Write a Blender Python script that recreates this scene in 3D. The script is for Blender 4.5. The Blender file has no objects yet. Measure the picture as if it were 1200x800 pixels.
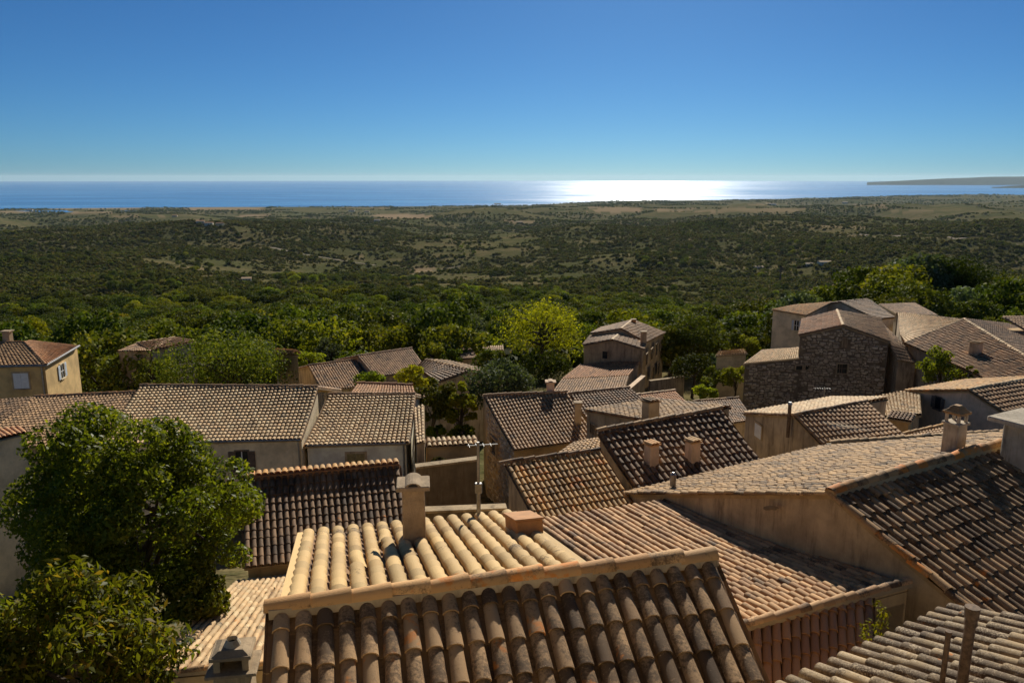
import bpy, math, random
import numpy as np
from mathutils import Vector, Matrix

C = bpy.context.scene.collection
SC = bpy.context.scene
R_ = math.radians
# ------------------------------------------------------------------ camera
F = 933.0
TH = math.atan((400 - 208) / F)
cT, sT = math.cos(TH), math.sin(TH)
cam_d = bpy.data.cameras.new('camera')
cam = bpy.data.objects.new('camera', cam_d); C.objects.link(cam)
cam_d.sensor_width = 36.0; cam_d.lens = F / 1200 * 36
cam_d.clip_start = 0.1; cam_d.clip_end = 200000
cam.location = (0, 0, 0); cam.rotation_euler = (math.pi / 2 - TH, 0, 0)
SC.camera = cam
# ------------------------------------------------------------------ world, sun, exposure
SUN_AZ, SUN_EL = R_(9.5), R_(26.5)
w = bpy.data.worlds.new('World'); SC.world = w; w.use_nodes = True
nt = w.node_tree; nt.nodes.clear()
sky = nt.nodes.new('ShaderNodeTexSky'); sky.sky_type = 'NISHITA'; sky.sun_disc = False
sky.sun_elevation = SUN_EL; sky.sun_rotation = SUN_AZ
sky.altitude = 1000; sky.air_density = 0.8; sky.dust_density = 0.3; sky.ozone_density = 10.0
bg = nt.nodes.new('ShaderNodeBackground'); bg.inputs[1].default_value = 0.046
wo = nt.nodes.new('ShaderNodeOutputWorld')
tn_ = nt.nodes.new('ShaderNodeMix'); tn_.data_type = 'RGBA'; tn_.blend_type = 'MULTIPLY'; tn_.inputs[0].default_value = 1.0; tn_.inputs[7].default_value = (.68, .965, 1.0, 1)
nt.links.new(sky.outputs[0], tn_.inputs[6]); nt.links.new(tn_.outputs[2], bg.inputs[0]); nt.links.new(bg.outputs[0], wo.inputs[0])
sd = bpy.data.lights.new('sun', 'SUN'); sd.energy = 5.0; sd.angle = R_(0.5); sd.color = (1.0, 0.94, 0.82)
sun = bpy.data.objects.new('sun', sd); C.objects.link(sun)
sv = Vector((math.sin(SUN_AZ) * math.cos(SUN_EL), math.cos(SUN_AZ) * math.cos(SUN_EL), math.sin(SUN_EL)))
sun.rotation_euler = sv.to_track_quat('Z', 'Y').to_euler()
SC.view_settings.view_transform = 'Standard'; SC.view_settings.look = 'None'
SC.view_settings.exposure = 0.42; SC.view_settings.gamma = 1.0; SC.view_settings.use_curve_mapping = False
SC.cycles.max_bounces = 6; SC.cycles.diffuse_bounces = 4; SC.cycles.glossy_bounces = 2
SC.cycles.transmission_bounces = 3; SC.cycles.volume_bounces = 0; SC.cycles.caustics_reflective = False

# ------------------------------------------------------------------ survey helpers: sight lines from the viewpoint to real points
def ray(px, py):
    x = (px - 600) / F; v = (400 - py) / F
    return np.array([x, cT + v * sT, -sT + v * cT])
def U(px, py, z): r = ray(px, py); return r * (z / r[2])
def D(px, py, d): return ray(px, py) * d
def unit(v): v = np.asarray(v, float); return v / np.linalg.norm(v)
def lerp(a, b, t): return np.asarray(a) * (1 - t) + np.asarray(b) * t

# ------------------------------------------------------------------ noise and terrain
class VN:
    def __init__(s, seed):
        s.t = np.random.RandomState(seed).rand(256, 256)
    def __call__(s, x, y):
        xi = np.floor(x).astype(int); yi = np.floor(y).astype(int)
        fx = x - xi; fy = y - yi; fx = fx * fx * (3 - 2 * fx); fy = fy * fy * (3 - 2 * fy)
        g = lambda a, b: s.t[a & 255, b & 255]
        return (g(xi, yi) * (1 - fx) + g(xi + 1, yi) * fx) * (1 - fy) + (g(xi, yi + 1) * (1 - fx) + g(xi + 1, yi + 1) * fx) * fy
n1, n2, n3, n4 = VN(1), VN(2), VN(3), VN(4)
SEA = -230.0
PR = np.array([1, 12, 24, 38, 60, 80, 105, 140, 280, 500, 1000, 2000, 4000, 6400, 7000, 7400, 9000.])
PZ = np.array([-12.5, -12.8, -14, -16.6, -19.5, -22.5, -25.5, -31, -48, -69, -103, -136, -182, -226, -227.5, -234, -240.])
CA = np.array([-75, -35, -10, 1, 8, 15, 22, 30, 36, 75.]); CR = np.array([7100, 7100, 6500, 6700, 8200, 8600, 10200, 12800, 13500, 14000.])
def ground(x, y):
    x = np.asarray(x, float); y = np.asarray(y, float)
    r = np.maximum(np.hypot(x, y), 1.0); az = np.degrees(np.arctan2(x, np.maximum(y, 1e-3)))
    k = np.interp(az, CA, CR) / 7100.0
    kk = 1 + (k - 1) * np.clip((r - 1500) / 3000, 0, 1)
    z = np.interp(np.log(r / kk), np.log(PR), PZ)
    amp = np.clip((r - 110) / 800, 0, 1) * np.clip((7000 * k - r) / 2500, 0, 1)
    h = (n1(x / 520 + 3.3, y / 640 + 7.1) - .5) * 82 + (n2(x / 170, y / 210) - .5) * 36 + (n3(x / 60, y / 60) - .5) * 6
    far = np.clip((r - 2500) / 2500, 0, 1)
    h = h + far * (n4(x / 1500, y / 900) - .5) * 26
    # broad rise on the right below the village
    rise = 13 * np.exp(-((az - 28) / 9) ** 2) * np.exp(-((np.log(r) - math.log(190)) / .55) ** 2)
    zz = z + amp * h * .8 + rise
    return np.where(r < 6350 * k, np.maximum(zz, SEA + 2.5), zz)
def hit(px, py):
    r = ray(px, py); t = np.geomspace(8, 30000, 4000); zz = ground(r[0] * t, r[1] * t) - r[2] * t
    i = int(np.argmax(zz > 0)); return r * t[i] if zz[i] > 0 else r * t[-1]
def g1(p): return float(ground(p[0], p[1]))

# ------------------------------------------------------------------ materials
def lime(c): return (min(.8, c[0] * 1.08), c[1] * .97, c[2] * .80, 1)
def newmat(name):
    m = bpy.data.materials.new(name); m.use_nodes = True
    n = m.node_tree; n.nodes.clear()
    o = n.nodes.new('ShaderNodeOutputMaterial'); b = n.nodes.new('ShaderNodeBsdfPrincipled')
    n.links.new(b.outputs[0], o.inputs[0])
    b.inputs['Roughness'].default_value = .85
    b.inputs['Specular IOR Level'].default_value = .25
    return m, n, b, o
def nd(n, t, **k):
    x = n.nodes.new(t)
    for a, v in k.items():
        if a.startswith('_'): x.inputs[int(a[1:])].default_value = v
        else: setattr(x, a, v)
    return x
def rgb(c): return (c[0], c[1], c[2], 1)
def earth(c): return (min(.66, c[0] * 1.27), c[1] * .92, c[2] * .55, 1)   # warm clay, lime and stone
def mixc(n, fac, a, b, mode='MIX'):
    m = n.nodes.new('ShaderNodeMix'); m.data_type = 'RGBA'; m.blend_type = mode
    for s, v in ((0, fac), (6, a), (7, b)):
        if hasattr(v, 'default_value'): n.links.new(v, m.inputs[s])
        else: m.inputs[s].default_value = v
    return m.outputs[2]
def mth(n, op, a, b=0.0, c=None):
    m = n.nodes.new('ShaderNodeMath'); m.operation = op
    for i, v in enumerate((a, b) if c is None else (a, b, c)):
        if hasattr(v, 'default_value'): n.links.new(v, m.inputs[i])
        else: m.inputs[i].default_value = v
    return m.outputs[0]
def ramp(n, x, lo, hi):
    m = n.nodes.new('ShaderNodeMapRange'); m.interpolation_type = 'SMOOTHSTEP'
    n.links.new(x, m.inputs[0]); m.inputs[1].default_value = lo; m.inputs[2].default_value = hi
    return m.outputs[0]
def noise(n, vec, scale, det=3, rough=.6):
    t = nd(n, 'ShaderNodeTexNoise'); t.inputs['Scale'].default_value = scale; t.inputs['Detail'].default_value = det
    t.inputs['Roughness'].default_value = rough
    if vec is not None: n.links.new(vec, t.inputs['Vector'])
    return t.outputs[0]
def pos(n, sc=(1, 1, 1)):
    g = nd(n, 'ShaderNodeNewGeometry')
    m = nd(n, 'ShaderNodeMapping'); m.inputs['Scale'].default_value = sc
    n.links.new(g.outputs['Position'], m.inputs[0]); return m.outputs[0]
def bump(n, b, h, strength, dist):
    u = nd(n, 'ShaderNodeBump'); u.inputs['Strength'].default_value = strength; u.inputs['Distance'].default_value = dist
    n.links.new(h, u.inputs['Height']); n.links.new(u.outputs[0], b.inputs['Normal'])
def rnd(n):
    a = nd(n, 'ShaderNodeAttribute', attribute_name='tint'); o = nd(n, 'ShaderNodeObjectInfo')
    return mth(n, 'FRACT', mth(n, 'ADD', a.outputs['Fac'], o.outputs['Random']))

def tile_mat(name, c1, c2, c3, dark=.35, lichen=.2, orange=.1, gloss=.8, sc=1.0, darkc=(.055, .042, .03), lich=(.42, .38, .3)):
    m, n, b, o = newmat(name); p = pos(n); r = rnd(n)
    base = mixc(n, r, earth(c1), earth(c2))
    base = mixc(n, ramp(n, mth(n, 'FRACT', mth(n, 'MULTIPLY', r, 7.31)), .62, 1.0), base, earth(c3))
    nz = mth(n, 'ADD', mth(n, 'MULTIPLY', noise(n, p, 9 * sc, 5, .7), .45), mth(n, 'MULTIPLY', noise(n, p, 30 * sc, 5, .75), .55)); big = noise(n, p, 1.1 * sc, 2)
    v = mth(n, 'ADD', nz, mth(n, 'MULTIPLY', mth(n, 'SUBTRACT', big, .5), .7))
    v = mth(n, 'ADD', v, mth(n, 'MULTIPLY', mth(n, 'SUBTRACT', mth(n, 'FRACT', mth(n, 'MULTIPLY', r, 3.7)), .5), .22))
    base = mixc(n, mth(n, 'MULTIPLY', ramp(n, v, .62 - dark * .4, .80 - dark * .3), .85), base, earth(darkc))
    lz = noise(n, p, 26 * sc, 3, .65)
    l2 = mth(n, 'ADD', lz, mth(n, 'MULTIPLY', mth(n, 'SUBTRACT', noise(n, p, 3 * sc, 2), .5), .5))
    base = mixc(n, mth(n, 'MULTIPLY', ramp(n, l2, .72 - lichen * .45, .82 - lichen * .4), .8), base, earth(lich))
    oz = mth(n, 'MULTIPLY', noise(n, p, 5 * sc, 3), mth(n, 'FRACT', mth(n, 'MULTIPLY', r, 5.13)))
    base = mixc(n, mth(n, 'MULTIPLY', ramp(n, oz, .62 - orange * .6, .72 - orange * .55), .75), base, earth((.50, .22, .045)))
    hv = nd(n, 'ShaderNodeHueSaturation'); n.links.new(base, hv.inputs['Color']); n.links.new(mth(n, 'MULTIPLY_ADD', mth(n, 'FRACT', mth(n, 'MULTIPLY', r, 11.3)), .42, .78), hv.inputs['Value'])
    base = hv.outputs[0]
    n.links.new(base, b.inputs['Base Color'])
    b.inputs['Roughness'].default_value = gloss
    bump(n, b, noise(n, p, 60 * sc, 4, .7), .8, .008)
    return m
def plaster_mat(name, c, stain=.35, dirt=(.13, .10, .07), sc=1.0):
    m, n, b, o = newmat(name); p = pos(n); ps = pos(n, (1.6, 1.6, .22))
    a = noise(n, p, .9 * sc, 5, .65); st = noise(n, ps, 2.2 * sc, 5, .7); f = noise(n, p, 14 * sc, 4, .7)
    c2 = tuple(x * .62 for x in c)
    col = mixc(n, ramp(n, a, .35, .7), lime(c), lime(c2))
    col = mixc(n, mth(n, 'MULTIPLY', ramp(n, st, .62 - stain * .25, .80), stain * 1.6), col, lime(dirt))
    col = mixc(n, mth(n, 'MULTIPLY', ramp(n, f, .5, .8), .3), col, lime(tuple(x * .55 for x in c)))
    n.links.new(col, b.inputs['Base Color']); b.inputs['Roughness'].default_value = .95
    bump(n, b, mth(n, 'ADD', f, mth(n, 'MULTIPLY', a, 2.0)), .5, .02)
    return m
def plain_mat(name, c, rough=.8, metal=0, var=.25, sc=6.0):
    m, n, b, o = newmat(name); p = pos(n)
    col = mixc(n, ramp(n, noise(n, p, sc, 4, .65), .3, .75), rgb(c), rgb(tuple(x * (1 - var * 1.6) for x in c)))
    n.links.new(col, b.inputs['Base Color']); b.inputs['Roughness'].default_value = rough; b.inputs['Metallic'].default_value = metal
    bump(n, b, noise(n, p, sc * 6, 3), .3, .004)
    return m
def stone_mat(name, c1, c2, c3):
    m, n, b, o = newmat(name); p = pos(n); r = rnd(n)
    col = mixc(n, r, lime(c1), lime(c2)); col = mixc(n, ramp(n, mth(n, 'FRACT', mth(n, 'MULTIPLY', r, 5.7)), .6, 1.), col, lime(c3))
    col = mixc(n, mth(n, 'MULTIPLY', ramp(n, noise(n, p, 3, 4), .45, .75), .6), col, lime((.07, .058, .045)))
    n.links.new(col, b.inputs['Base Color']); bump(n, b, noise(n, p, 12, 4), .7, .03)
    return m
def leaf_mat(name, c1, c2, c3, trans=.45, gloss=.75, spec=.05):
    m, n, b, o = newmat(name); r = rnd(n)
    a = nd(n, 'ShaderNodeAttribute', attribute_name='tint')
    oi = nd(n, 'ShaderNodeObjectInfo')
    col = mixc(n, a.outputs['Fac'], rgb(c1), rgb(c2))
    col = mixc(n, ramp(n, mth(n, 'FRACT', mth(n, 'MULTIPLY', a.outputs['Fac'], 9.7)), .72, 1.), col, rgb(c3))
    hs = nd(n, 'ShaderNodeHueSaturation'); n.links.new(col, hs.inputs['Color'])
    n.links.new(mth(n, 'MULTIPLY_ADD', oi.outputs['Random'], .05, .475), hs.inputs['Hue'])
    n.links.new(mth(n, 'MULTIPLY_ADD', mth(n, 'FRACT', mth(n, 'MULTIPLY', oi.outputs['Random'], 7.3)), .7, .65), hs.inputs['Value'])
    n.links.new(hs.outputs[0], b.inputs['Base Color'])
    b.inputs['Roughness'].default_value = gloss; b.inputs['Specular IOR Level'].default_value = spec
    t = nd(n, 'ShaderNodeBsdfTranslucent')
    tc = mixc(n, 1.0, hs.outputs[0], rgb((1.0, 1.0, .35)), 'MULTIPLY')
    bc = nd(n, 'ShaderNodeBrightContrast'); n.links.new(tc, bc.inputs[0])
    n.links.new(tc, t.inputs[0])
    mx = nd(n, 'ShaderNodeMixShader', _0=trans); n.links.new(b.outputs[0], mx.inputs[1]); n.links.new(t.outputs[0], mx.inputs[2])
    n.links.new(mx.outputs[0], o.inputs[0])
    return m
M = {}
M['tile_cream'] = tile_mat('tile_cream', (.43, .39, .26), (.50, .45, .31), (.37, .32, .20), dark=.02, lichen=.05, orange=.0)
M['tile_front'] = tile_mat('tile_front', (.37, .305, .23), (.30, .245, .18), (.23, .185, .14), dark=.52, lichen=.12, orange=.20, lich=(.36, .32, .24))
M['tile_ridge'] = tile_mat('tile_ridge', (.47, .37, .24), (.44, .31, .18), (.38, .31, .22), dark=.30, lichen=.04, orange=.25)
M['tile_pink'] = tile_mat('tile_pink', (.38, .28, .185), (.43, .345, .25), (.27, .195, .135), dark=.27, lichen=.12, orange=.04)
M['tile_glossy'] = tile_mat('tile_glossy', (.32, .205, .135), (.37, .25, .165), (.27, .18, .12), dark=.08, lichen=.0, orange=.02, gloss=.42)
M['tile_lichen'] = tile_mat('tile_lichen', (.30, .24, .16), (.37, .30, .20), (.19, .145, .10), dark=.42, lichen=.42, orange=.06, lich=(.46, .385, .25))
M['tile_mossy'] = tile_mat('tile_mossy', (.26, .245, .20), (.32, .30, .245), (.18, .16, .13), dark=.72, lichen=.44, orange=.04, sc=1.5, lich=(.37, .39, .40))
M['tile_old'] = tile_mat('tile_old', (.25, .20, .15), (.32, .26, .19), (.15, .115, .09), dark=.55, lichen=.16, orange=.10)
M['tile_oldridge'] = tile_mat('tile_oldridge', (.34, .27, .18), (.26, .20, .14), (.40, .26, .12), dark=.45, lichen=.2, orange=.55)
M['tile_dark'] = tile_mat('tile_dark', (.19, .145, .11), (.24, .185, .14), (.13, .10, .08), dark=.40, lichen=.10, orange=.08)
M['tile_gold'] = tile_mat('tile_gold', (.43, .33, .18), (.35, .28, .17), (.46, .31, .11), dark=.18, lichen=.05, orange=.3)
M['tile_brown'] = tile_mat('tile_brown', (.30, .235, .175), (.36, .29, .215), (.22, .17, .125), dark=.22, lichen=.14, orange=.05)
M['tile_pale'] = tile_mat('tile_pale', (.47, .44, .37), (.42, .36, .28), (.54, .52, .47), dark=.10, lichen=.16, orange=.10, lich=(.6, .56, .48))
M['tile_grey'] = tile_mat('tile_grey', (.30, .235, .18), (.36, .28, .21), (.20, .15, .11), dark=.36, lichen=.2, orange=.04)
M['tile_red'] = tile_mat('tile_red', (.35, .225, .15), (.40, .28, .19), (.28, .185, .13), dark=.12, lichen=.08, orange=.05)
M['mortar'] = plaster_mat('mortar', (.40, .31, .19), .3)
M['channel'] = tile_mat('channel_tile', (.20, .15, .10), (.24, .18, .12), (.15, .11, .08), dark=.35, lichen=.05, orange=.03)
M['p_cream'] = plaster_mat('p_cream', (.72, .65, .50), .25)
M['p_white'] = plaster_mat('p_white', (.80, .79, .74), .12)
M['p_yellow'] = plaster_mat('p_yellow', (.62, .46, .23), .15)
M['p_ochre'] = plaster_mat('p_ochre', (.52, .39, .22), .4)
M['p_tan'] = plaster_mat('p_tan', (.47, .385, .27), .7)
M['p_pink'] = plaster_mat('p_pink', (.72, .57, .44), .4)
M['p_grey'] = plaster_mat('p_grey', (.46, .39, .30), .8)
M['p_chim'] = plaster_mat('p_chim', (.42, .34, .25), .5, sc=3)
M['p_lime'] = plaster_mat('p_lime', (.48, .45, .40), .6, sc=2)
M['rubble'] = stone_mat('rubble', (.50, .44, .34), (.34, .29, .225), (.62, .56, .45))
M['rubble_bed'] = plaster_mat('rubble_bed', (.19, .16, .12), .5, sc=2)
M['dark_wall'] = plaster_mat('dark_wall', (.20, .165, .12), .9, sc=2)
M['brick'] = plain_mat('brick_red', (.50, .24, .09), .85, var=.2)
M['wood'] = plain_mat('wood_shutter', (.16, .11, .075), .8)
M['wood_yellow'] = plain_mat('wood_yellow', (.33, .25, .10), .7)
M['white_paint'] = plain_mat('white_paint', (.72, .70, .66), .6, var=.1)
M['blue_paint'] = plain_mat('blue_paint', (.50, .55, .60), .6, var=.1)
M['glass'] = plain_mat('window_glass', (.02, .022, .025), .12, var=.1)
M['zinc'] = plain_mat('zinc', (.33, .31, .28), .45, .6)
M['alu'] = plain_mat('aluminium', (.33, .32, .30), .5, .3)
M['rust'] = plain_mat('rusty_pipe', (.21, .135, .08), .75, .2, var=.4, sc=14)
M['bark'] = plain_mat('bark', (.10, .075, .05), .95, var=.4)
M['leaf_big'] = leaf_mat('leaf_big', (.07, .09, .008), (.16, .17, .014), (.27, .25, .025), trans=.52, gloss=.5, spec=.12)
M['leaf_front'] = leaf_mat('leaf_front', (.09, .125, .010), (.20, .225, .02), (.30, .23, .03), trans=.6, gloss=.5, spec=.12)
M['leaf_dark'] = leaf_mat('leaf_dark', (.038, .055, .009), (.10, .12, .015), (.19, .195, .025), trans=.26)
M['leaf_mid'] = leaf_mat('leaf_mid', (.055, .08, .010), (.15, .17, .018), (.25, .24, .03), trans=.30)
M['leaf_yellow'] = leaf_mat('leaf_yellow', (.14, .14, .012), (.33, .28, .017), (.44, .34, .022), trans=.45)
M['leaf_lime'] = leaf_mat('leaf_lime', (.12, .15, .013), (.23, .25, .022), (.32, .30, .03), trans=.45)
M['leaf_olive'] = leaf_mat('leaf_olive', (.06, .085, .04), (.12, .15, .075), (.18, .20, .12), trans=.3)
M['leaf_brown'] = leaf_mat('leaf_brown', (.09, .065, .035), (.14, .10, .05), (.18, .13, .06), trans=.3)
M['leaf_scrub'] = leaf_mat('leaf_scrub', (.075, .08, .024), (.14, .135, .042), (.19, .155, .065), trans=.38, gloss=.8)

# terrain
def terrain_mat():
    m, n, b, o = newmat('maquis'); p = pos(n)
    big = noise(n, p, .006, 4, .6); mid = noise(n, p, .035, 5, .65); fine = noise(n, p, .35, 4, .7)
    col = mixc(n, ramp(n, mid, .35, .65), rgb((.16, .125, .06)), rgb((.095, .092, .038)))
    col = mixc(n, ramp(n, big, .42, .62), col, rgb((.085, .085, .034)))
    col = mixc(n, mth(n, 'MULTIPLY', ramp(n, fine, .5, .7), .8), col, rgb((.045, .052, .02)))
    at = nd(n, 'ShaderNodeAttribute', attribute_name='field')
    fc = mixc(n, noise(n, pos(n, (.0011, .004, 0)), 1, 2), rgb((.30, .20, .12)), rgb((.20, .16, .085)))
    col = mixc(n, at.outputs['Fac'], col, fc)
    n.links.new(col, b.inputs['Base Color']); b.inputs['Roughness'].default_value = 1.0; b.inputs['Specular IOR Level'].default_value = 0.0
    bump(n, b, mth(n, 'ADD', mid, mth(n, 'MULTIPLY', fine, .25)), .8, 3.0)
    return m
M['terrain'] = terrain_mat()
M['headland'] = plain_mat('headland_scrub', (.05, .058, .036), 1.0, sc=.004)
M['headland'].node_tree.nodes['Principled BSDF'].inputs['Specular IOR Level'].default_value = 0.0
M['track'] = plain_mat('track_earth', (.24, .18, .11), 1.0, sc=.3)
def sea_mat():
    m, n, b, o = newmat('sea_water'); p = pos(n, (.0016, .006, 0))
    s = noise(n, p, 1, 5, .65)
    n.links.new(mixc(n, s, rgb((.002, .12, .32)), rgb((.003, .15, .38))), b.inputs['Base Color'])
    rs = noise(n, pos(n, (.00035, .0011, 0)), 1, 5, .7)
    n.links.new(mth(n, 'MULTIPLY_ADD', ramp(n, rs, .3, .7), .13, .135), b.inputs['Roughness']); b.inputs['Specular IOR Level'].default_value = .32; b.inputs['IOR'].default_value = 1.33
    bump(n, b, s, .25, 40.0)
    return m
M['sea'] = sea_mat()

# ------------------------------------------------------------------ mesh helpers
def mesh(name, V, polys, mats, tint=None, smooth=False, midx=None):
    V = np.asarray(V, np.float32); me = bpy.data.meshes.new(name)
    ps = [np.asarray(p, np.int32) for p in polys if len(p)]
    lens = np.concatenate([np.full(len(p), p.shape[1], np.int32) for p in ps])
    loops = np.concatenate([p.ravel() for p in ps])
    me.vertices.add(len(V)); me.vertices.foreach_set('co', V.ravel())
    me.loops.add(len(loops)); me.loops.foreach_set('vertex_index', loops)
    me.polygons.add(len(lens)); st = np.zeros(len(lens), np.int32); st[1:] = np.cumsum(lens)[:-1]
    me.polygons.foreach_set('loop_start', st); me.polygons.foreach_set('loop_total', lens)
    if smooth is not False:
        sm = np.ones(len(lens), bool) if smooth is True else np.asarray(smooth, bool)
        me.polygons.foreach_set('use_smooth', sm)
    for mt in (mats if isinstance(mats, (list, tuple)) else [mats]): me.materials.append(mt)
    if midx is not None: me.polygons.foreach_set('material_index', np.asarray(midx, np.int32))
    me.update(calc_edges=True); me.validate()
    if tint is not None and len(tint) == len(me.polygons):
        a = me.attributes.new('tint', 'FLOAT', 'FACE'); a.data.foreach_set('value', np.asarray(tint, np.float32))
    return me
PLOC = {}
def link(name, me, parent=None, mw=None):
    o = bpy.data.objects.new(name, me); C.objects.link(o)
    if parent is not None:
        o.parent = parent
        o.matrix_parent_inverse = Matrix.Translation(-Vector(PLOC.get(parent.name, (0, 0, 0))))
    if mw is not None: o.matrix_basis = mw
    return o
def tag(o, label=None, cat=None, group=None, kind=None):
    if label: o['label'] = label
    if cat: o['category'] = cat
    if group: o['group'] = group
    if kind: o['kind'] = kind
    return o
def thing(name, loc, label, cat, group=None):
    o = bpy.data.objects.new(name, None); C.objects.link(o); o.location = [float(x) for x in loc]
    o.empty_display_size = .3
    PLOC[o.name] = tuple(o.location); tag(o, label, cat, group); return o

class Geo:
    def __init__(s): s.V = []; s.Q = []; s.T = []; s.n = 0; s.tq = []; s.tt = []; s.sm = []
    def add(s, V, Q=None, T=None, tint=0.0, smooth=False):
        V = np.asarray(V, float)
        if Q is not None and len(Q):
            Q = np.asarray(Q); s.Q.append(Q + s.n); s.tq.append(np.full(len(Q), tint)); s.sm.append(np.full(len(Q), smooth) if np.isscalar(smooth) else np.asarray(smooth))
        if T is not None and len(T):
            T = np.asarray(T); s.T.append(T + s.n); s.tt.append(np.full(len(T), tint))
        s.V.append(V); s.n += len(V)
    def mesh(s, name, mat):
        P = []; t = []; sm = []
        if s.Q: P.append(np.concatenate(s.Q)); t.append(np.concatenate(s.tq)); sm.append(np.concatenate(s.sm))
        if s.T: P.append(np.concatenate(s.T)); t.append(np.concatenate(s.tt)); sm.append(np.zeros(len(P[-1]), bool))
        return mesh(name, np.concatenate(s.V), P, mat, np.concatenate(t), np.concatenate(sm))
    def obj(s, name, mat, parent=None): return link(name, s.mesh(name, mat), parent)
BQ = np.array([[0, 3, 2, 1], [4, 5, 6, 7], [0, 1, 5, 4], [1, 2, 6, 5], [2, 3, 7, 6], [3, 0, 4, 7]])
def boxv(c, size, rz=0.0, taper=1.0):
    x, y, z = [k / 2 for k in size]; co, si = math.cos(rz), math.sin(rz)
    out = []
    for zz, t in ((-z, 1.0), (z, taper)):
        for a, b in ((-x, -y), (x, -y), (x, y), (-x, y)):
            a *= t; b *= t
            out.append((c[0] + a * co - b * si, c[1] + a * si + b * co, c[2] + zz))
    return np.array(out)
def bevbox(c, size, rz=0.0, taper=1.0, bev=.012):
    """box with chamfered upright and top edges"""
    x, y, z = [k / 2 for k in size]; co, si = math.cos(rz), math.sin(rz); bev = min(bev, x * .4, y * .4, z * .4)
    rings = []
    for zz, ins, t in ((-z, 0, 1.0), (z - bev, 0, taper), (z, bev, taper)):
        r = []
        X, Y = x * t - ins, y * t - ins
        for a, b in ((-X + bev, -Y), (X - bev, -Y), (X, -Y + bev), (X, Y - bev), (X - bev, Y), (-X + bev, Y), (-X, Y - bev), (-X, -Y + bev)):
            r.append((c[0] + a * co - b * si, c[1] + a * si + b * co, c[2] + zz))
        rings.append(r)
    V = np.array(sum(rings, [])); Q = []
    for k in (0, 1):
        for i in range(8): Q.append([k * 8 + i, k * 8 + (i + 1) % 8, k * 8 + 8 + (i + 1) % 8, k * 8 + 8 + i])
    Q += [[16, 17, 18, 19], [16, 19, 20, 23], [20, 21, 22, 23]]
    Q += [[3, 2, 1, 0], [7, 4, 3, 0], [7, 6, 5, 4]]
    return V, np.array(Q)
def tube(p0, p1, r0, r1=None, n=8, caps=True):
    r1 = r0 if r1 is None else r1
    p0 = np.asarray(p0, float); p1 = np.asarray(p1, float); d = unit(p1 - p0)
    a = unit(np.cross(d, (0, 0, 1) if abs(d[2]) < .9 else (1, 0, 0))); b = np.cross(d, a)
    th = np.linspace(0, 2 * math.pi, n, endpoint=False)
    ring = np.outer(np.cos(th), a) + np.outer(np.sin(th), b)
    V = np.concatenate([p0 + ring * r0, p1 + ring * r1, [p0, p1]])
    Q = [[i, (i + 1) % n, n + (i + 1) % n, n + i] for i in range(n)]
    T = []
    if caps:
        T = [[2 * n, (i + 1) % n, i] for i in range(n)] + [[2 * n + 1, n + i, n + (i + 1) % n] for i in range(n)]
    return V, Q, T

# ------------------------------------------------------------------ tiles
def tile_template(r0, r1, L, n=7, t=.016, lift=.018, hr=.82):
    """half-barrel cover tile: open lower end at y=0, body runs uphill to y=-L"""
    th = np.linspace(0, math.pi, n + 1); cs, sn = np.cos(th), np.sin(th)
    low = np.stack([r1 * cs, np.zeros(n + 1), r1 * hr * sn + lift], 1)
    up = np.stack([r0 * cs, np.full(n + 1, -L), r0 * hr * sn], 1)
    low2 = low.copy()
    inn = np.stack([(r1 - t) * cs, np.zeros(n + 1), (r1 - t) * hr * sn + lift - .004], 1)
    V = np.concatenate([low, up, low2, inn]); k = n + 1
    Q = [[i, i + 1, k + i + 1, k + i] for i in range(n)] + [[2 * k + i + 1, 2 * k + i, 3 * k + i, 3 * k + i + 1] for i in range(n)]
    sm = [True] * n + [False] * n
    return V, np.array(Q), np.array(sm)

def frame_mat(x, y, z, o):
    return Matrix(((x[0], y[0], z[0], o[0]), (x[1], y[1], z[1], o[1]), (x[2], y[2], z[2], o[2]), (0, 0, 0, 1)))

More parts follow.
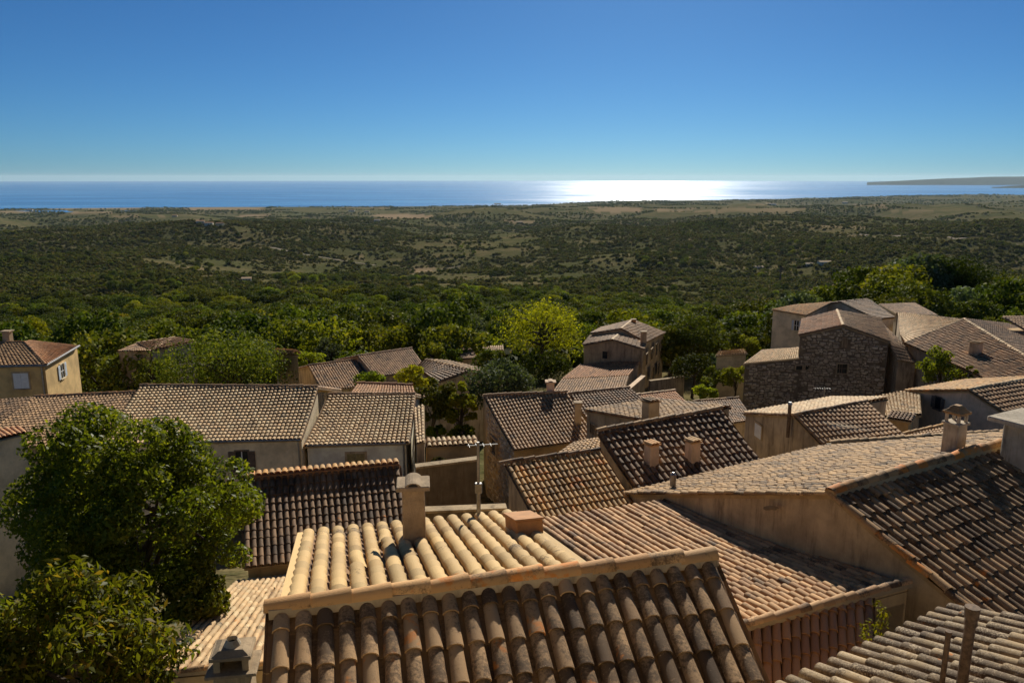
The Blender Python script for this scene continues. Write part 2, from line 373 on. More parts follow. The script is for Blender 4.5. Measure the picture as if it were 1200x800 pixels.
def roof(house, Q, mat, cols=None, s=.22, exp=None, indiv=0, jit=1.0, seed=0, sag=0.0, label=None, channels=True,
         n=6, slab=True, rise=1.0, wave=0.0, missing=0.0, shortfall=0.0):
    """one tiled slope. Q = ridge-left, ridge-right, eave-right, eave-left"""
    rng = np.random.RandomState(seed + 11)
    P0, P1, P2, P3 = [np.asarray(q, float) for q in Q]
    wid = .5 * (np.linalg.norm(P1 - P0) + np.linalg.norm(P2 - P3))
    if cols is None: cols = max(2, int(round(wid / s)))
    s = wid / cols; exp = exp or 2.0 * s
    nrm = np.cross(P1 - P0, P3 - P0); nrm += np.cross(P1 - P2, P3 - P2) * -1
    nrm = unit(nrm);
    if nrm[2] < 0: nrm = -nrm
    g = Geo(); up = nrm
    # base slab
    if True:
        ns = 14; top = []
        for k in range(ns + 1):
            for uu in (0, .25, .5, .75, 1): top.append(lerp(lerp(P0, P1, uu), lerp(P3, P2, uu), k / ns) + up * (-sag * math.sin(math.pi * k / ns) - .035))
        top = np.array(top); m_ = len(top)
        QQ_ = [[k * 5 + i, k * 5 + i + 1, k * 5 + i + 6, k * 5 + i + 5] for k in range(ns) for i in range(4)]
        g.add(np.concatenate([top, top - up * .09]), QQ_ + [[a_ + m_ for a_ in q_[::-1]] for q_ in QQ_] + [[k * 5, k * 5 + 5, m_ + k * 5 + 5, m_ + k * 5] for k in range(ns)] + [[k * 5 + 9, k * 5 + 4, m_ + k * 5 + 4, m_ + k * 5 + 9] for k in range(ns)] + [[ns * 5 + i, ns * 5 + i + 1, m_ + ns * 5 + i + 1, m_ + ns * 5 + i] for i in range(4)])
    ro = g.obj('roof', M['mortar'], house)
    if label: ro['label'] = label
    sagf = lambda u, v: -sag * math.sin(math.pi * min(max(v, 0), 1))
    r1 = .43 * s; r0 = .35 * s; L = exp * 1.2; t = max(.012, .07 * s)
    TV, TQ, TS = tile_template(r0, r1, L, n, t, lift=.085 * s * rise)
    me_variants = []
    tiles = []
    wv = rng.uniform(-1, 1, cols) * wave
    for j in range(cols):
        u = (j + .5) / cols
        a = lerp(P0, P1, u); b = lerp(P3, P2, u); ln = np.linalg.norm(b - a)
        yd = (b - a) / ln; coff = rng.uniform(0, .30) * exp * max(0, jit - .75)
        xd = unit(np.cross(yd, up)); zd = np.cross(xd, yd)
        if zd[2] < 0: xd = -xd; zd = -zd
        rows = int(math.ceil(ln / exp))
        ph = rng.uniform(0, 6.28)
        for i in range(rows):
            v = ln - i * exp + (rng.uniform(-.05, .05) * exp * jit + coff if i else .02 + rng.uniform(-.03, .03) * jit * exp)
            Li = L
            if v - L < -.02: Li = v + .02
            if Li < .25 * exp: continue
            if rng.rand() < missing: continue
            yaw = rng.normal(0, .012) * jit; roll = rng.normal(0, .03) * jit
            if rng.rand() < .05 * jit: yaw += rng.normal(0, .06); roll += rng.normal(0, .08); v += rng.uniform(0, .07) * exp
            o = a + yd * v + xd * (rng.normal(0, .010) * s * 4 * jit * .25 + math.sin(ph + i * .45) * wave * s) + up * (rng.uniform(0, .02) * s * jit + sagf(u, v / ln))
            x = unit(xd + yd * yaw + zd * roll); z = unit(zd - xd * roll); y = np.cross(z, x)
            tiles.append((np.linalg.norm(o), o, x, y * (Li / L), z, rng.rand()))
    tiles.sort(key=lambda q: q[0])
    k = min(indiv, len(tiles))
    if k:
        var = [mesh('tile', TV, [TQ], M[mat], np.full(len(TQ), rng.rand()), TS) for _ in range(1)]
        for q in tiles[:k]:
            link('tile', var[0], ro, frame_mat(q[2], q[3], q[4], q[1]))
    rest = tiles[k:]
    if rest:
        O = np.array([q[1] for q in rest]); X = np.array([q[2] for q in rest]); Y = np.array([q[3] for q in rest]); Z = np.array([q[4] for q in rest])
        V = O[:, None, :] + TV[None, :, 0:1] * X[:, None] + TV[None, :, 1:2] * Y[:, None] + TV[None, :, 2:3] * Z[:, None]
        QQ = TQ[None] + (np.arange(len(rest)) * len(TV))[:, None, None]
        tn = np.repeat(np.array([q[5] for q in rest]), len(TQ))
        o = link('cover_tiles', mesh('cover_tiles', V.reshape(-1, 3), [QQ.reshape(-1, 4)], M[mat], tn, np.tile(TS, len(rest))), ro)
        o['kind'] = 'stuff'
    if channels:
        gc = Geo(); hw = .27 * s
        for j in range(cols + 1):
            u = j / cols; a = lerp(P0, P1, u); b = lerp(P3, P2, u); ln = np.linalg.norm(b - a); yd = (b - a) / ln
            xd = unit(np.cross(yd, up)); rows = int(math.ceil(ln / exp)); prof = ((-1, .12), (-.5, -.02), (.5, -.02), (1, .12))
            for i in range(rows):
                v0 = max(0, ln - (i + 1) * exp); v1 = ln - i * exp + .02 + rng.uniform(-.02, .02)
                dz0 = 0.0; dz1 = .05 * s
                pts = []
                for v, dz in ((v0, dz0), (v1, dz1)):
                    for (xx, zz) in prof:
                        pts.append(a + yd * v + xd * xx * hw + up * (zz * s + dz - .02 + sagf(u, v / ln)))
                gc.add(pts, [[0, 1, 5, 4], [1, 2, 6, 5], [2, 3, 7, 6]], tint=rng.rand())
        o = gc.obj('channel_tiles', M['channel'], ro); o['kind'] = 'stuff'
    return ro

def ridge(ro, A, B, mat, exp=.4, r=.12, indiv=True, bed=.0, seed=0, bedmat='mortar', lift=.05, jit=1.0):
    rng = np.random.RandomState(seed + 5); A = np.asarray(A, float); B = np.asarray(B, float)
    ln = np.linalg.norm(B - A); yd = (B - A) / ln; up = np.array([0, 0, 1.]); xd = unit(np.cross(yd, up)); zd = np.cross(xd, yd)
    k = max(2, int(round(ln / exp))); exp = ln / k
    TV, TQ, TS = tile_template(r * .86, r, exp * 1.12, 7, .02, .02)
    if bed:
        g = Geo(); h = bed
        pr = ((-r * 1.05, -h), (-r * .85, .01), (r * .85, .01), (r * 1.05, -h))
        V = [A + xd * a + up * (c + lift) for a, c in pr] + [B + xd * a + up * (c + lift) for a, c in pr]
        g.add(V, [[0, 1, 5, 4], [1, 2, 6, 5], [2, 3, 7, 6], [0, 3, 2, 1], [4, 5, 6, 7]])
        g.obj('mortar_bed', M[bedmat], ro)
    me = mesh('ridge_tile', TV, [TQ], M[mat], np.full(len(TQ), rng.rand()), TS)
    gs = Geo()
    for i in range(k):
        yaw = rng.normal(0, .022) * jit; o = A + yd * exp * (i + 1) + up * (lift - .01 + rng.uniform(-.012, .012) * jit)
        x = unit(xd + yd * yaw); z = zd; y = np.cross(z, x)
        if indiv: link('ridge_tile', me, ro, frame_mat(x, y, z, o))
        else: gs.add(o + TV[:, 0:1] * x + TV[:, 1:2] * y + TV[:, 2:3] * z, TQ, tint=rng.rand(), smooth=TS)
    if not indiv:
        o = gs.obj('ridge_tiles', M[mat], ro); o['kind'] = 'stuff'

def body(g, Q, zb, il=.12, ir=.12, ie=.2, ib=0.0, drop=.05):
    """walls under one slope; returns the four top corners"""
    P0, P1, P2, P3 = [np.asarray(q, float) for q in Q]
    wid = .5 * (np.linalg.norm(P1 - P0) + np.linalg.norm(P2 - P3)); ln = .5 * (np.linalg.norm(P3 - P0) + np.linalg.norm(P2 - P1))
    def pt(u, v): return lerp(lerp(P0, P1, u), lerp(P3, P2, u), v)
    ul, ur, v0, v1 = il / wid, 1 - ir / wid, ib / ln, 1 - ie / ln
    T = [pt(ul, v0), pt(ur, v0), pt(ur, v1), pt(ul, v1)]
    T = [t - np.array([0, 0, drop + .04]) for t in T]
    Bm = [np.array([t[0], t[1], zb]) for t in T]
    g.add(np.array(Bm + T), BQ)
    return T
def wallbox(g, A, B, zb, thick=.3, zt=None):
    """upright wall from A to B (top points), thick behind"""
    A = np.asarray(A, float); B = np.asarray(B, float); d = unit([B[0] - A[0], B[1] - A[1], 0]); nn = np.array([-d[1], d[0], 0])
    if nn[1] < 0: nn = -nn
    T = [A, B, B + nn * thick, A + nn * thick]; Bm = [np.array([t[0], t[1], zb]) for t in T]
    g.add(np.array(Bm + T), BQ)

def skiprect(A, B, rect, mg=.16):
    x0, y0, x1, y1 = rect; d = unit([(B - A)[0], (B - A)[1], 0]); a = onplane(x0, (y0 + y1) / 2, A, B); b = onplane(x1, (y0 + y1) / 2, A, B); t = onplane((x0 + x1) / 2, y0, A, B); u = onplane((x0 + x1) / 2, y1, A, B)
    return ((a - A) @ d - mg, (b - A) @ d + mg, u[2] - mg, t[2] + mg)
def onplane(px, py, A, B):
    A = np.asarray(A, float); B = np.asarray(B, float); d = np.array([B[0] - A[0], B[1] - A[1], 0]); n = unit(np.cross(d, (0, 0, 1)))
    r = ray(px, py); return r * (n @ A) / (n @ r)
def window(house, A, B, rect, frame='p_tan', pane='glass', shutters=None, closed=False, sill=True, proud=.05, bars=1, grow=1.0):
    x0, y0, x1, y1 = rect
    a = onplane(x0, (y0 + y1) / 2, A, B); b = onplane(x1, (y0 + y1) / 2, A, B)
    t = onplane((x0 + x1) / 2, y0, A, B); bt = onplane((x0 + x1) / 2, y1, A, B)
    cpt = (a + b) / 2; W = np.linalg.norm((b - a)[:2]); H = t[2] - bt[2]; cz = (t[2] + bt[2]) / 2
    d = unit([b[0] - a[0], b[1] - a[1], 0]); n = np.array([d[1], -d[0], 0])
    if n @ cpt > 0: n = -n
    rz = math.atan2(d[1], d[0]); cc = np.array([cpt[0], cpt[1], cz])
    fw = min(.1, W * .12)
    g = Geo()
    for off, sz in (((0, H / 2 + fw / 2), (W + 2 * fw, fw)), ((-W / 2 - fw / 2, 0), (fw, H)), ((W / 2 + fw / 2, 0), (fw, H))):
        g.add(boxv(cc + d * off[0] + np.array([0, 0, off[1]]) + n * proud / 2, (sz[0], proud, sz[1]), rz), BQ)
    wo_ = g.obj('window', M[frame], house)
    if closed:
        for sx in (-1, 1):
            q = Geo(); q.add(*bevbox(cc + d * sx * W / 4 + n * .03, (W / 2 - .012, .04, H - .01), rz, bev=.008)); q.obj('shutter', M[pane], wo_)
    else:
        q = Geo(); q.add(boxv(cc + n * .006, (W, .012, H), rz), BQ); q.obj('pane', M[pane], wo_)
        if bars:
            q = Geo()
            for k in range(1, bars + 1): q.add(boxv(cc + d * (k / (bars + 1) - .5) * W + n * .022, (.05, .02, H), rz), BQ)
            q.add(boxv(cc + n * .024, (W, .016, .045), rz), BQ)
            q.obj('glazing_bar', M['wood'] if not shutters else M['white_paint'], wo_)
    if sill:
        q = Geo(); q.add(*bevbox(cc - np.array([0, 0, H / 2 + .04]) + n * .05, (W + .2, .12, .07), rz)); q.obj('sill', M[frame], wo_)
    if shutters:
        for sx in (-1, 1):
            q = Geo(); q.add(*bevbox(cc + d * sx * (W * .75 + fw) + n * .04, (W / 2, .04, H), rz, bev=.008))
            for kz in (-.3, .3): q.add(boxv(cc + d * sx * (W * .75 + fw) + n * .066 + np.array([0, 0, kz * H]), (W / 2 - .04, .012, .07), rz), BQ)
            q.obj('shutter', M[shutters], wo_)
    return wo_

def chimney(house, base, w, dp, h, rz=0.0, mat='p_chim', cap='slab', capmat='p_chim', sink=.5, pot=False, taper=.96):
    x, y, z = base
    g = Geo(); g.add(*bevbox((x, y, z + (h - sink) / 2), (w, dp, h + sink), rz, taper, .02)); ch = g.obj('chimney', M[mat], house)
    zt = z + h
    if cap == 'slab':
        g = Geo(); g.add(*bevbox((x, y, zt + .03), (w * 1.3, dp * 1.3, .08), rz)); g.obj('chimney_cap', M[capmat], ch)
    elif cap == 'pitched':
        g = Geo(); co, si = math.cos(rz), math.sin(rz)
        def P(a, b, c): return (x + a * co - b * si, y + a * si + b * co, zt + c)
        g.add(*bevbox((x, y, zt + .03), (w * 1.42, dp * 1.42, .07), rz, bev=.012))
        a, b = w * .34, dp * .68
        # shallow mortared hump; a dark sheet paints the shaded flue mouth in front
        ang = np.linspace(0, math.pi, 9); k = len(ang)
        fr = [P(a * math.cos(t), -b, .066 + .06 * math.sin(t) ** 1.5) for t in ang]; bk = [P(a * math.cos(t), b, .066 + .06 * math.sin(t) ** 1.5) for t in ang]
        g.add(fr + bk, [[i, k + i, k + i + 1, i + 1] for i in range(k - 1)]); g.add(fr, T=[[0, i, i + 1] for i in range(1, k - 1)]); g.add(bk, T=[[0, i + 1, i] for i in range(1, k - 1)])
        g.obj('chimney_cap', M[capmat], ch)
        q = Geo(); fl = [P(a * .62 * math.cos(t), -b - .004, .068 + .042 * math.sin(t)) for t in ang]; q.add(fl, T=[[0, i, i + 1] for i in range(1, k - 1)]); q.obj('flue_mouth_shade', M['glass'], ch)
    elif cap == 'lantern':
        g = Geo()
        co, si = math.cos(rz), math.sin(rz); ph = h * .28; wl = w * .9
        g.add(*bevbox((x, y, zt + .03), (w * 1.15, dp * 1.15, .06), rz))
        for a, b in ((-1, -1), (1, -1), (1, 1), (-1, 1)):
            px_, py_ = a * wl * .42, b * dp * .38
            g.add(boxv((x + px_ * co - py_ * si, y + px_ * si + py_ * co, zt + .06 + ph / 2), (wl * .16, dp * .16, ph), rz), BQ)
        g.obj('flue_post', M[mat], ch)
        g = Geo(); g.add(*bevbox((x, y, zt + .06 + ph + .03), (w * 1.16, dp * 1.16, .06), rz)); g.add(*bevbox((x, y, zt + .06 + ph + .10), (w * 1.12, dp * 1.12, .10), rz, .55)); g.add(*bevbox((x, y, zt + .06 + ph + .18), (w * .72, dp * .72, .07), rz, .6))
        g.obj('chimney_cap', M[capmat], ch)
    elif cap == 'tiles':
        g = Geo(); co, si = math.cos(rz), math.sin(rz)
        g.add(*bevbox((x, y, zt + .02), (w * 1.15, dp * 1.15, .05), rz))
        TV, TQ, TS = tile_template(.075, .09, dp * 1.3, 6)
        for k in (-1, 0, 1):
            o = np.array([x + k * w * .33 * co, y + k * w * .33 * si, zt + .05]) + np.array([si, -co, 0]) * dp * .65
            X = np.array([co, si, 0]); Y = np.array([si, -co, 0]); Z = np.array([0, 0, 1.])
            g.add(o + TV[:, 0:1] * X + TV[:, 1:2] * Y + TV[:, 2:3] * Z, TQ, smooth=TS)
        g.obj('chimney_cap', M[capmat], ch)
    return ch

# ================================================================== HOUSES
def perp(P0, P1, toward=True):
    d = unit([(P1 - P0)[0], (P1 - P0)[1], 0]); n = np.array([-d[1], d[0], 0])   # left of the ridge direction
    m = (P0 + P1) / 2
    if (n @ m > 0) == toward: n = -n
    return n
def slope(P0, P1, ln, deg, toward=True):
    n = perp(P0, P1, toward) * math.cos(R_(deg)) - np.array([0, 0, math.sin(R_(deg))])
    return [P0, P1, P1 + n * ln, P0 + n * ln]
def mid(*p): return sum(p) / len(p)
def gz(P, dz=-.6): return g1(P) + dz

# ---- 1 nearest house: dark weathered near slope, cream far slope
RL, RR = U(318, 716, -4.7), U(835, 655, -4.7)
h = thing('village_house', (0, 9.5, -12.8), 'nearest house with cream sunlit far slope and dark weathered near slope of large tiles', 'house', 'old tiled village houses')
A = slope(RL, RR, 3.6, 20, True); hd = unit(RR - RL); A[2] = A[2] - hd * .42
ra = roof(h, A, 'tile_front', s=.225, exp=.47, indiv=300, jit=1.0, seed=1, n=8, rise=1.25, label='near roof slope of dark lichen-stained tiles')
Bq = slope(RL + hd * .13, RL + hd * 3.72, 5.25, 16, False)
Bq[2] = Bq[2] + hd * .25
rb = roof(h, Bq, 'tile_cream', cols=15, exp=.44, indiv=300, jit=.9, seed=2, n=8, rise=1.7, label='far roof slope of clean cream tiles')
ridge(ra, RL - hd * .02, RR + hd * .02, 'tile_ridge', exp=.43, r=.13, bed=.085, bedmat='p_tan', seed=3, lift=.06)
g = Geo(); body(g, A, -12.8, .06, .10, .2); body(g, Bq, -12.8, .06, .06, .2); g.obj('wall', M['p_cream'], h)
# plain mortar edges of the cream slope
for k, (e0, e1) in enumerate(((Bq[0], Bq[3]), (Bq[1], Bq[2]))):
    q = Geo(); a = np.asarray(e0); b = np.asarray(e1); wx = hd * .05 * (-1 if k == 0 else 1); u2 = np.array([0, 0, .075])
    V = [a - wx, a + wx, a + wx + u2, a - wx + u2, b - wx, b + wx, b + wx + u2, b - wx + u2]
    q.add(V, [[0, 1, 2, 3], [4, 7, 6, 5], [0, 4, 5, 1], [1, 5, 6, 2], [2, 6, 7, 3], [3, 7, 4, 0]]); q.obj('verge_edge', M['tile_cream'], rb)
nB = np.cross(unit(Bq[1] - Bq[0]), unit(Bq[3] - Bq[0])); nB = unit(nB if nB[2] > 0 else -nB)
def onB(px, py): r = ray(px, py); return r * (nB @ Bq[0]) / (nB @ r)
rzB = math.atan2(hd[1], hd[0])
cb = onB(486, 636)
chimney(h, cb, .36, .34, .96, rzB - .12, cap='pitched', sink=.3)
cb = onB(622, 631); dB = unit(Bq[3] - Bq[0])
def onslope(V): return np.array([cb + hd * p[0] + dB * p[1] + nB * p[2] for p in V])
V_, Q_ = bevbox((0, .42, .12), (.42, .84, .32), 0, 1, .012)
g = Geo(); g.add(onslope(V_), Q_); o = g.obj('roof_hatch', M['brick'], h)
V_, Q_ = bevbox((0, .42, .295), (.46, .88, .03), 0, 1, .008)
g = Geo(); g.add(onslope(V_), Q_); g.obj('hatch_lid', M['brick'], o)
# tv aerial on its mast
mb = onB(561, 608); 
def aerial(base, hgt, r, label, az, bl=.9, n=4, arms=True):
    t = thing('tv_aerial', base, label, 'aerial')
    base = np.asarray(base, float); top = base + np.array([0, 0, hgt])
    q = Geo(); q.add(*tube(base - np.array([0, 0, .25]), base + np.array([0, 0, hgt * .45]), r * 1.45)); q.add(*tube(base + np.array([0, 0, hgt * .3]), top + np.array([0, 0, .06]), r)); q.obj('mast', M['zinc'], t)
    d = np.array([math.sin(az), math.cos(az), 0]); c = np.array([d[1], -d[0], 0])
    q = Geo(); q.add(*tube(top - d * bl * .35, top + d * bl * .65, r * .4, n=6)); o = q.obj('boom', M['alu'], t)
    q = Geo()
    for i in range(n):
        p = top + d * bl * (-.3 + .95 * i / n); l = .10 - .006 * i
        q.add(*tube(p - c * l, p + c * l, r * .2, n=5))
    q.obj('element', M['alu'], o)
    if arms:
        q = Geo(); q.add(*bevbox(base + np.array([0, 0, hgt * .43]), (r * 5, r * 4, hgt * .13), 0, 1, .01)); q.obj('bracket', M['zinc'], t)
    return t
aerial(mb, 1.42, .026, 'tall grey television aerial mast on the far edge of the cream roof', R_(80), .55)

# ---- unseen cream house added behind the viewpoint to bounce sunlight onto the near slope
h = thing('unseen_bounce_house', (-.5, -4.8, -12.6), 'unseen tall cream house added behind the viewpoint to bounce sunlight', 'house', 'old tiled village houses')
g = Geo(); g.add(*bevbox((-.5, -5.0, -6.0), (11.0, 8.0, 14.4), 0, 1, .05)); g.obj('wall', M['p_cream'], h)
g = Geo(); g.add(*bevbox((-.5, -5.0, 1.28), (11.4, 8.4, .16), 0, 1, .03)); g.obj('coping', M['p_tan'], h)
for wx in (-3.2, 2.4):
    for wz in (-3.6, -8.0):
        g = Geo(); g.add(boxv((wx, -.99, wz), (.9, .03, 1.4)), BQ); wq = g.obj('window', M['glass'], h)
        for sx in (-.7, .7):
            g = Geo(); g.add(*bevbox((wx + sx, -.96, wz), (.45, .05, 1.45), 0, 1, .01)); g.obj('shutter', M['wood'], wq)

# ---- 2 pink roof with its glossy near slope
CL, CRr = U(845, 743, -7.75), U(1064, 685, -7.75)
h = thing('village_house', (6, 14, -13), 'house with broad sagging pink-brown roof and ridge above glossy terracotta tiles', 'house', 'old tiled village houses')
q = [CL, CRr, D(797, 584.5, 23.9), D(622, 611, 22.2)]
rc = roof(h, q, 'tile_pink', cols=24, exp=.40, indiv=300, jit=2.0, seed=4, rise=.75, n=6, sag=.16, wave=.12, label='sunlit sagging slope of pale pink-brown tiles')
g = Geo(); body(g, q, -13.5, .1, .05, .2, drop=.34)
CF = lerp(CL, CRr, .79); fq = [CL, CF, U(1022, 845, -8.72), U(846, 905, -8.72)]
rf = roof(h, fq, 'tile_glossy', cols=16, exp=.40, indiv=300, jit=.7, seed=5, n=8, rise=1.3, label='near slope of smooth terracotta tiles')
ridge(rc, CL, CRr, 'tile_pink', exp=.27, r=.105, bed=.07, seed=6, lift=.07)
body(g, fq, -13.5, .1, .1, .2); wallbox(g, CF - np.array([0, 0, .02]), CRr - np.array([0, 0, .02]), -13.5, .3); g.obj('wall', M['p_ochre'], h)

# ---- 3 big old house on the right
Px = D(975, 578, 17.3); X2 = U(1178, 521, -6.7); Px = U(975, 578, X2[2])
ed = unit(X2 - Px); Xr = X2 + ed * 2.6
wd = unit(np.array([-ed[1], ed[0], 0]))
h = thing('village_house', (9, 18, -13), 'big old house on the right with lichen-spotted ridge and black-stained tiled slope', 'house', 'old tiled village houses')
E2 = slope(Px, Xr, 4.6, 19.5, True)
r2 = roof(h, E2, 'tile_old', s=.235, exp=.42, indiv=300, jit=1.6, seed=7, n=7, rise=1.2, sag=.06, wave=.1, label='near slope of black-stained tiles')
e1n = slope(Px, Xr, 10.0, 21, False)
pe = D(735, 578, 25.8); e1 = [Px, Xr, pe + ed * np.linalg.norm(Xr - Px), pe]
r3 = roof(h, e1, 'tile_lichen', s=.235, exp=.33, indiv=300, jit=2.9, seed=8, rise=.8, n=6, wave=.1, label='sunlit far slope of grey lichened tiles')
ridge(r2, Px - ed * .05, Xr, 'tile_oldridge', exp=.36, r=.15, bed=.10, seed=9, lift=.08, jit=2)
g = Geo(); body(g, E2, -13.6, .04, .1, .2); body(g, e1, -14, .04, .1, .2); g.obj('wall', M['p_tan'], h)
rzE = math.atan2(ed[1], ed[0])
# mortared tile edge along the gable
for e0, e1_, s_ in ((Px, pe, 1), (Px, E2[3], 2)):
    ridge(r3 if s_ == 1 else r2, np.asarray(e0) - ed * .02, np.asarray(e1_) - ed * .02, 'tile_oldridge' if s_ == 2 else 'tile_lichen', exp=.42, r=.11, seed=10 + s_, lift=.0, jit=2, indiv=False)
fn = np.cross(unit(Xr - Px), unit(pe - Px)); fn = unit(fn)
def onE(px, py): r = ray(px, py); return r * (fn @ Px) / (fn @ r)
chimney(h, onE(1116, 531), .42, .42, .80, rzE, mat='p_lime', cap='lantern', capmat='tile_oldridge', sink=.35)
cb = U(1192, 545, -6.85)
g = Geo(); g.add(*bevbox(cb + np.array([.45, .35, .25]), (1.1, .75, 1.5), rzE, 1, .04)); o = g.obj('chimney', M['p_lime'], h)
g = Geo(); g.add(*bevbox(cb + np.array([.25, .35, 1.08]), (1.5, .95, .11), rzE, 1, .04)); g.obj('chimney_cap', M['p_lime'], o)
wE = unit(np.cross(wd, (0, 0, 1.))); wE = -wE if wE @ Px > 0 else wE
Aw, Bw = Px + ed * .04 , Px + ed * .04 + wd
def splat(cx, cy, rx, ry, off, seed, mt, nm, k=15):
    rg = np.random.RandomState(seed); an = np.linspace(0, 6.283, k, endpoint=False); r_ = rg.uniform(.65, 1.15, k)
    V = [onplane(cx, cy, Aw, Bw) + wE * off] + [onplane(cx + math.cos(t) * rx * q_, cy + math.sin(t) * ry * q_, Aw, Bw) + wE * (off - .012) for t, q_ in zip(an, r_)]
    g = Geo(); g.add(V, T=[[0, 1 + i, 1 + (i + 1) % k] for i in range(k)]); g.obj(nm, M[mt], h)
splat(903, 595, 10, 3.2, .022, 6, 'rubble_bed', 'plaster_hole')
# small capped vent at the tip of the far slope
vb = D(788, 580, 24.3)
t = thing('vent_pipe', vb, 'slim grey vent pipe with bulbous cap at corner of pink roof', 'vent pipe')
g = Geo(); g.add(*tube(vb - np.array([0, 0, .2]), vb + np.array([0, 0, .62]), .035)); g.obj('pipe', M['zinc'], t)
g = Geo(); g.add(*tube(vb + np.array([0, 0, .30]), vb + np.array([0, 0, .66]), .09)); g.add(*tube(vb + np.array([0, 0, .66]), vb + np.array([0, 0, .74]), .09, .03)); g.obj('pipe_cap', M['zinc'], t)

# ---- 4 lichen roof bottom right
d0, d1 = U(918, 807, -6.5), U(1120, 713, -6.5)
dd = unit(d1 - d0); dn = np.array([dd[1], -dd[0], 0])
up5 = dn * 3.6 * math.cos(R_(18)) + np.array([0, 0, 3.6 * math.sin(R_(18))])
d0 = d0 - dd * 1.2
q = [d1 + up5, d0 + up5, d0, d1]
h = thing('village_house', (6, 9.5, -12.8), 'house in the bottom right corner under thickly lichened grey tiles', 'house', 'old tiled village houses')
rd = roof(h, q, 'tile_mossy', cols=20, exp=.46, indiv=300, jit=1.6, seed=12, n=8, rise=1.5, wave=.08)
g = Geo(); body(g, q, -12.8, .1, .1, .2); g.obj('wall', M['p_tan'], h)
pdn = unit(np.cross(dd, up5)); pdn = pdn if pdn[2] > 0 else -pdn
def onDq(px, py): r = ray(px, py); return r * (pdn @ d1) / (pdn @ r)
b0 = onDq(1125, 812)
t = thing('flue_pipe', b0, 'thick rusty flue pipe with round cap rising through the lichened roof', 'flue pipe')
g = Geo(); g.add(*tube(b0 - np.array([0, 0, .3]), b0 + np.array([.02, 0, .98]), .062, .058, 12)); g.obj('pipe', M['rust'], t)
g = Geo(); g.add(*tube(b0 + np.array([.02, 0, 1.0]), b0 + np.array([.02, 0, 1.12]), .078, .083, 12)); g.add(*tube(b0 + np.array([.02, 0, .9]), b0 + np.array([.02, 0, 1.02]), .074, .06, 12)); g.obj('pipe_cap', M['rust'], t)
b0 = onDq(1102, 812)
t = thing('flue_pipe', b0, 'thin rusty pipe standing left of the thick flue pipe', 'flue pipe')
g = Geo(); g.add(*tube(b0 - np.array([0, 0, .3]), b0 + np.array([.01, 0, .78]), .032, .032, 10)); g.obj('pipe', M['rust'], t)
g = Geo(); g.add(*tube(b0 + np.array([.01, 0, .76]), b0 + np.array([.01, 0, .82]), .038, .038, 10)); g.obj('pipe_cap', M['rust'], t)

# ---- 5 pale roof bottom left with its squat chimney
e0, e1_ = U(158, 791, -9.2), U(345, 774, -9.2)
q = slope(e0, e1_, 7.8, 15.5, False); q[3] = U(276, 682, q[3][2]); q[2] = U(372, 672, q[3][2])
h = thing('village_house', (-5, 16, -13.2), 'low house at bottom left with pale pinkish tiles and squat chimney', 'house', 'old tiled village houses')
r5 = roof(h, q, 'tile_pale', cols=16, exp=.28, indiv=300, jit=3.0, seed=13, n=6, rise=1.3, wave=.08)
ridge(r5, e0, e1_, 'tile_ridge', exp=.4, r=.08, seed=14, lift=.0, bed=.06)
g = Geo(); body(g, q, -13.3, .1, .1, .2, ib=.06); g.obj('wall', M['p_ochre'], h)
cb = D(276, 800, 14.2); rz5 = math.atan2((e1_ - e0)[1], (e1_ - e0)[0])
g = Geo(); g.add(*bevbox(cb + np.array([0, 0, -.3]), (.62, .55, 1.3), rz5, 1, .02)); ch = g.obj('chimney', M['p_tan'], h)
zt = cb[2] + .35
g = Geo(); g.add(*bevbox((cb[0], cb[1], zt + .02), (.86, .74, .05), rz5)); g.obj('chimney_shelf', M['p_chim'], ch)
g = Geo(); ca, sa = math.cos(rz5), math.sin(rz5)
for a, b, sx, sy in ((-.24, 0, .11, .5), (.24, 0, .11, .5), (0, .215, .37, .07)):
    g.add(boxv((cb[0] + a * ca - b * sa, cb[1] + a * sa + b * ca, zt + .165), (sx, sy, .25), rz5), BQ)
g.obj('chimney_lantern', M['p_tan'], ch)
g = Geo(); g.add(*bevbox((cb[0], cb[1], zt + .32), (.70, .64, .06), rz5)); g.add(boxv((cb[0], cb[1], zt + .38), (.66, .60, .08), rz5, .62), BQ); g.obj('chimney_cap', M['p_chim'], ch)
g = Geo(); g.add(*tube((cb[0], cb[1], zt + .40), (cb[0], cb[1], zt + .53), .16, .095, 14, False)); g.add(*tube((cb[0], cb[1], zt + .53), (cb[0], cb[1], zt + .41), .095, .07, 14, False)); g.obj('chimney_pot', M['p_lime'], ch)
g = Geo(); g.add(*tube((cb[0], cb[1], zt + .44), (cb[0], cb[1], zt + .46), .085, .085, 14)); g.obj('flue', M['glass'], ch)

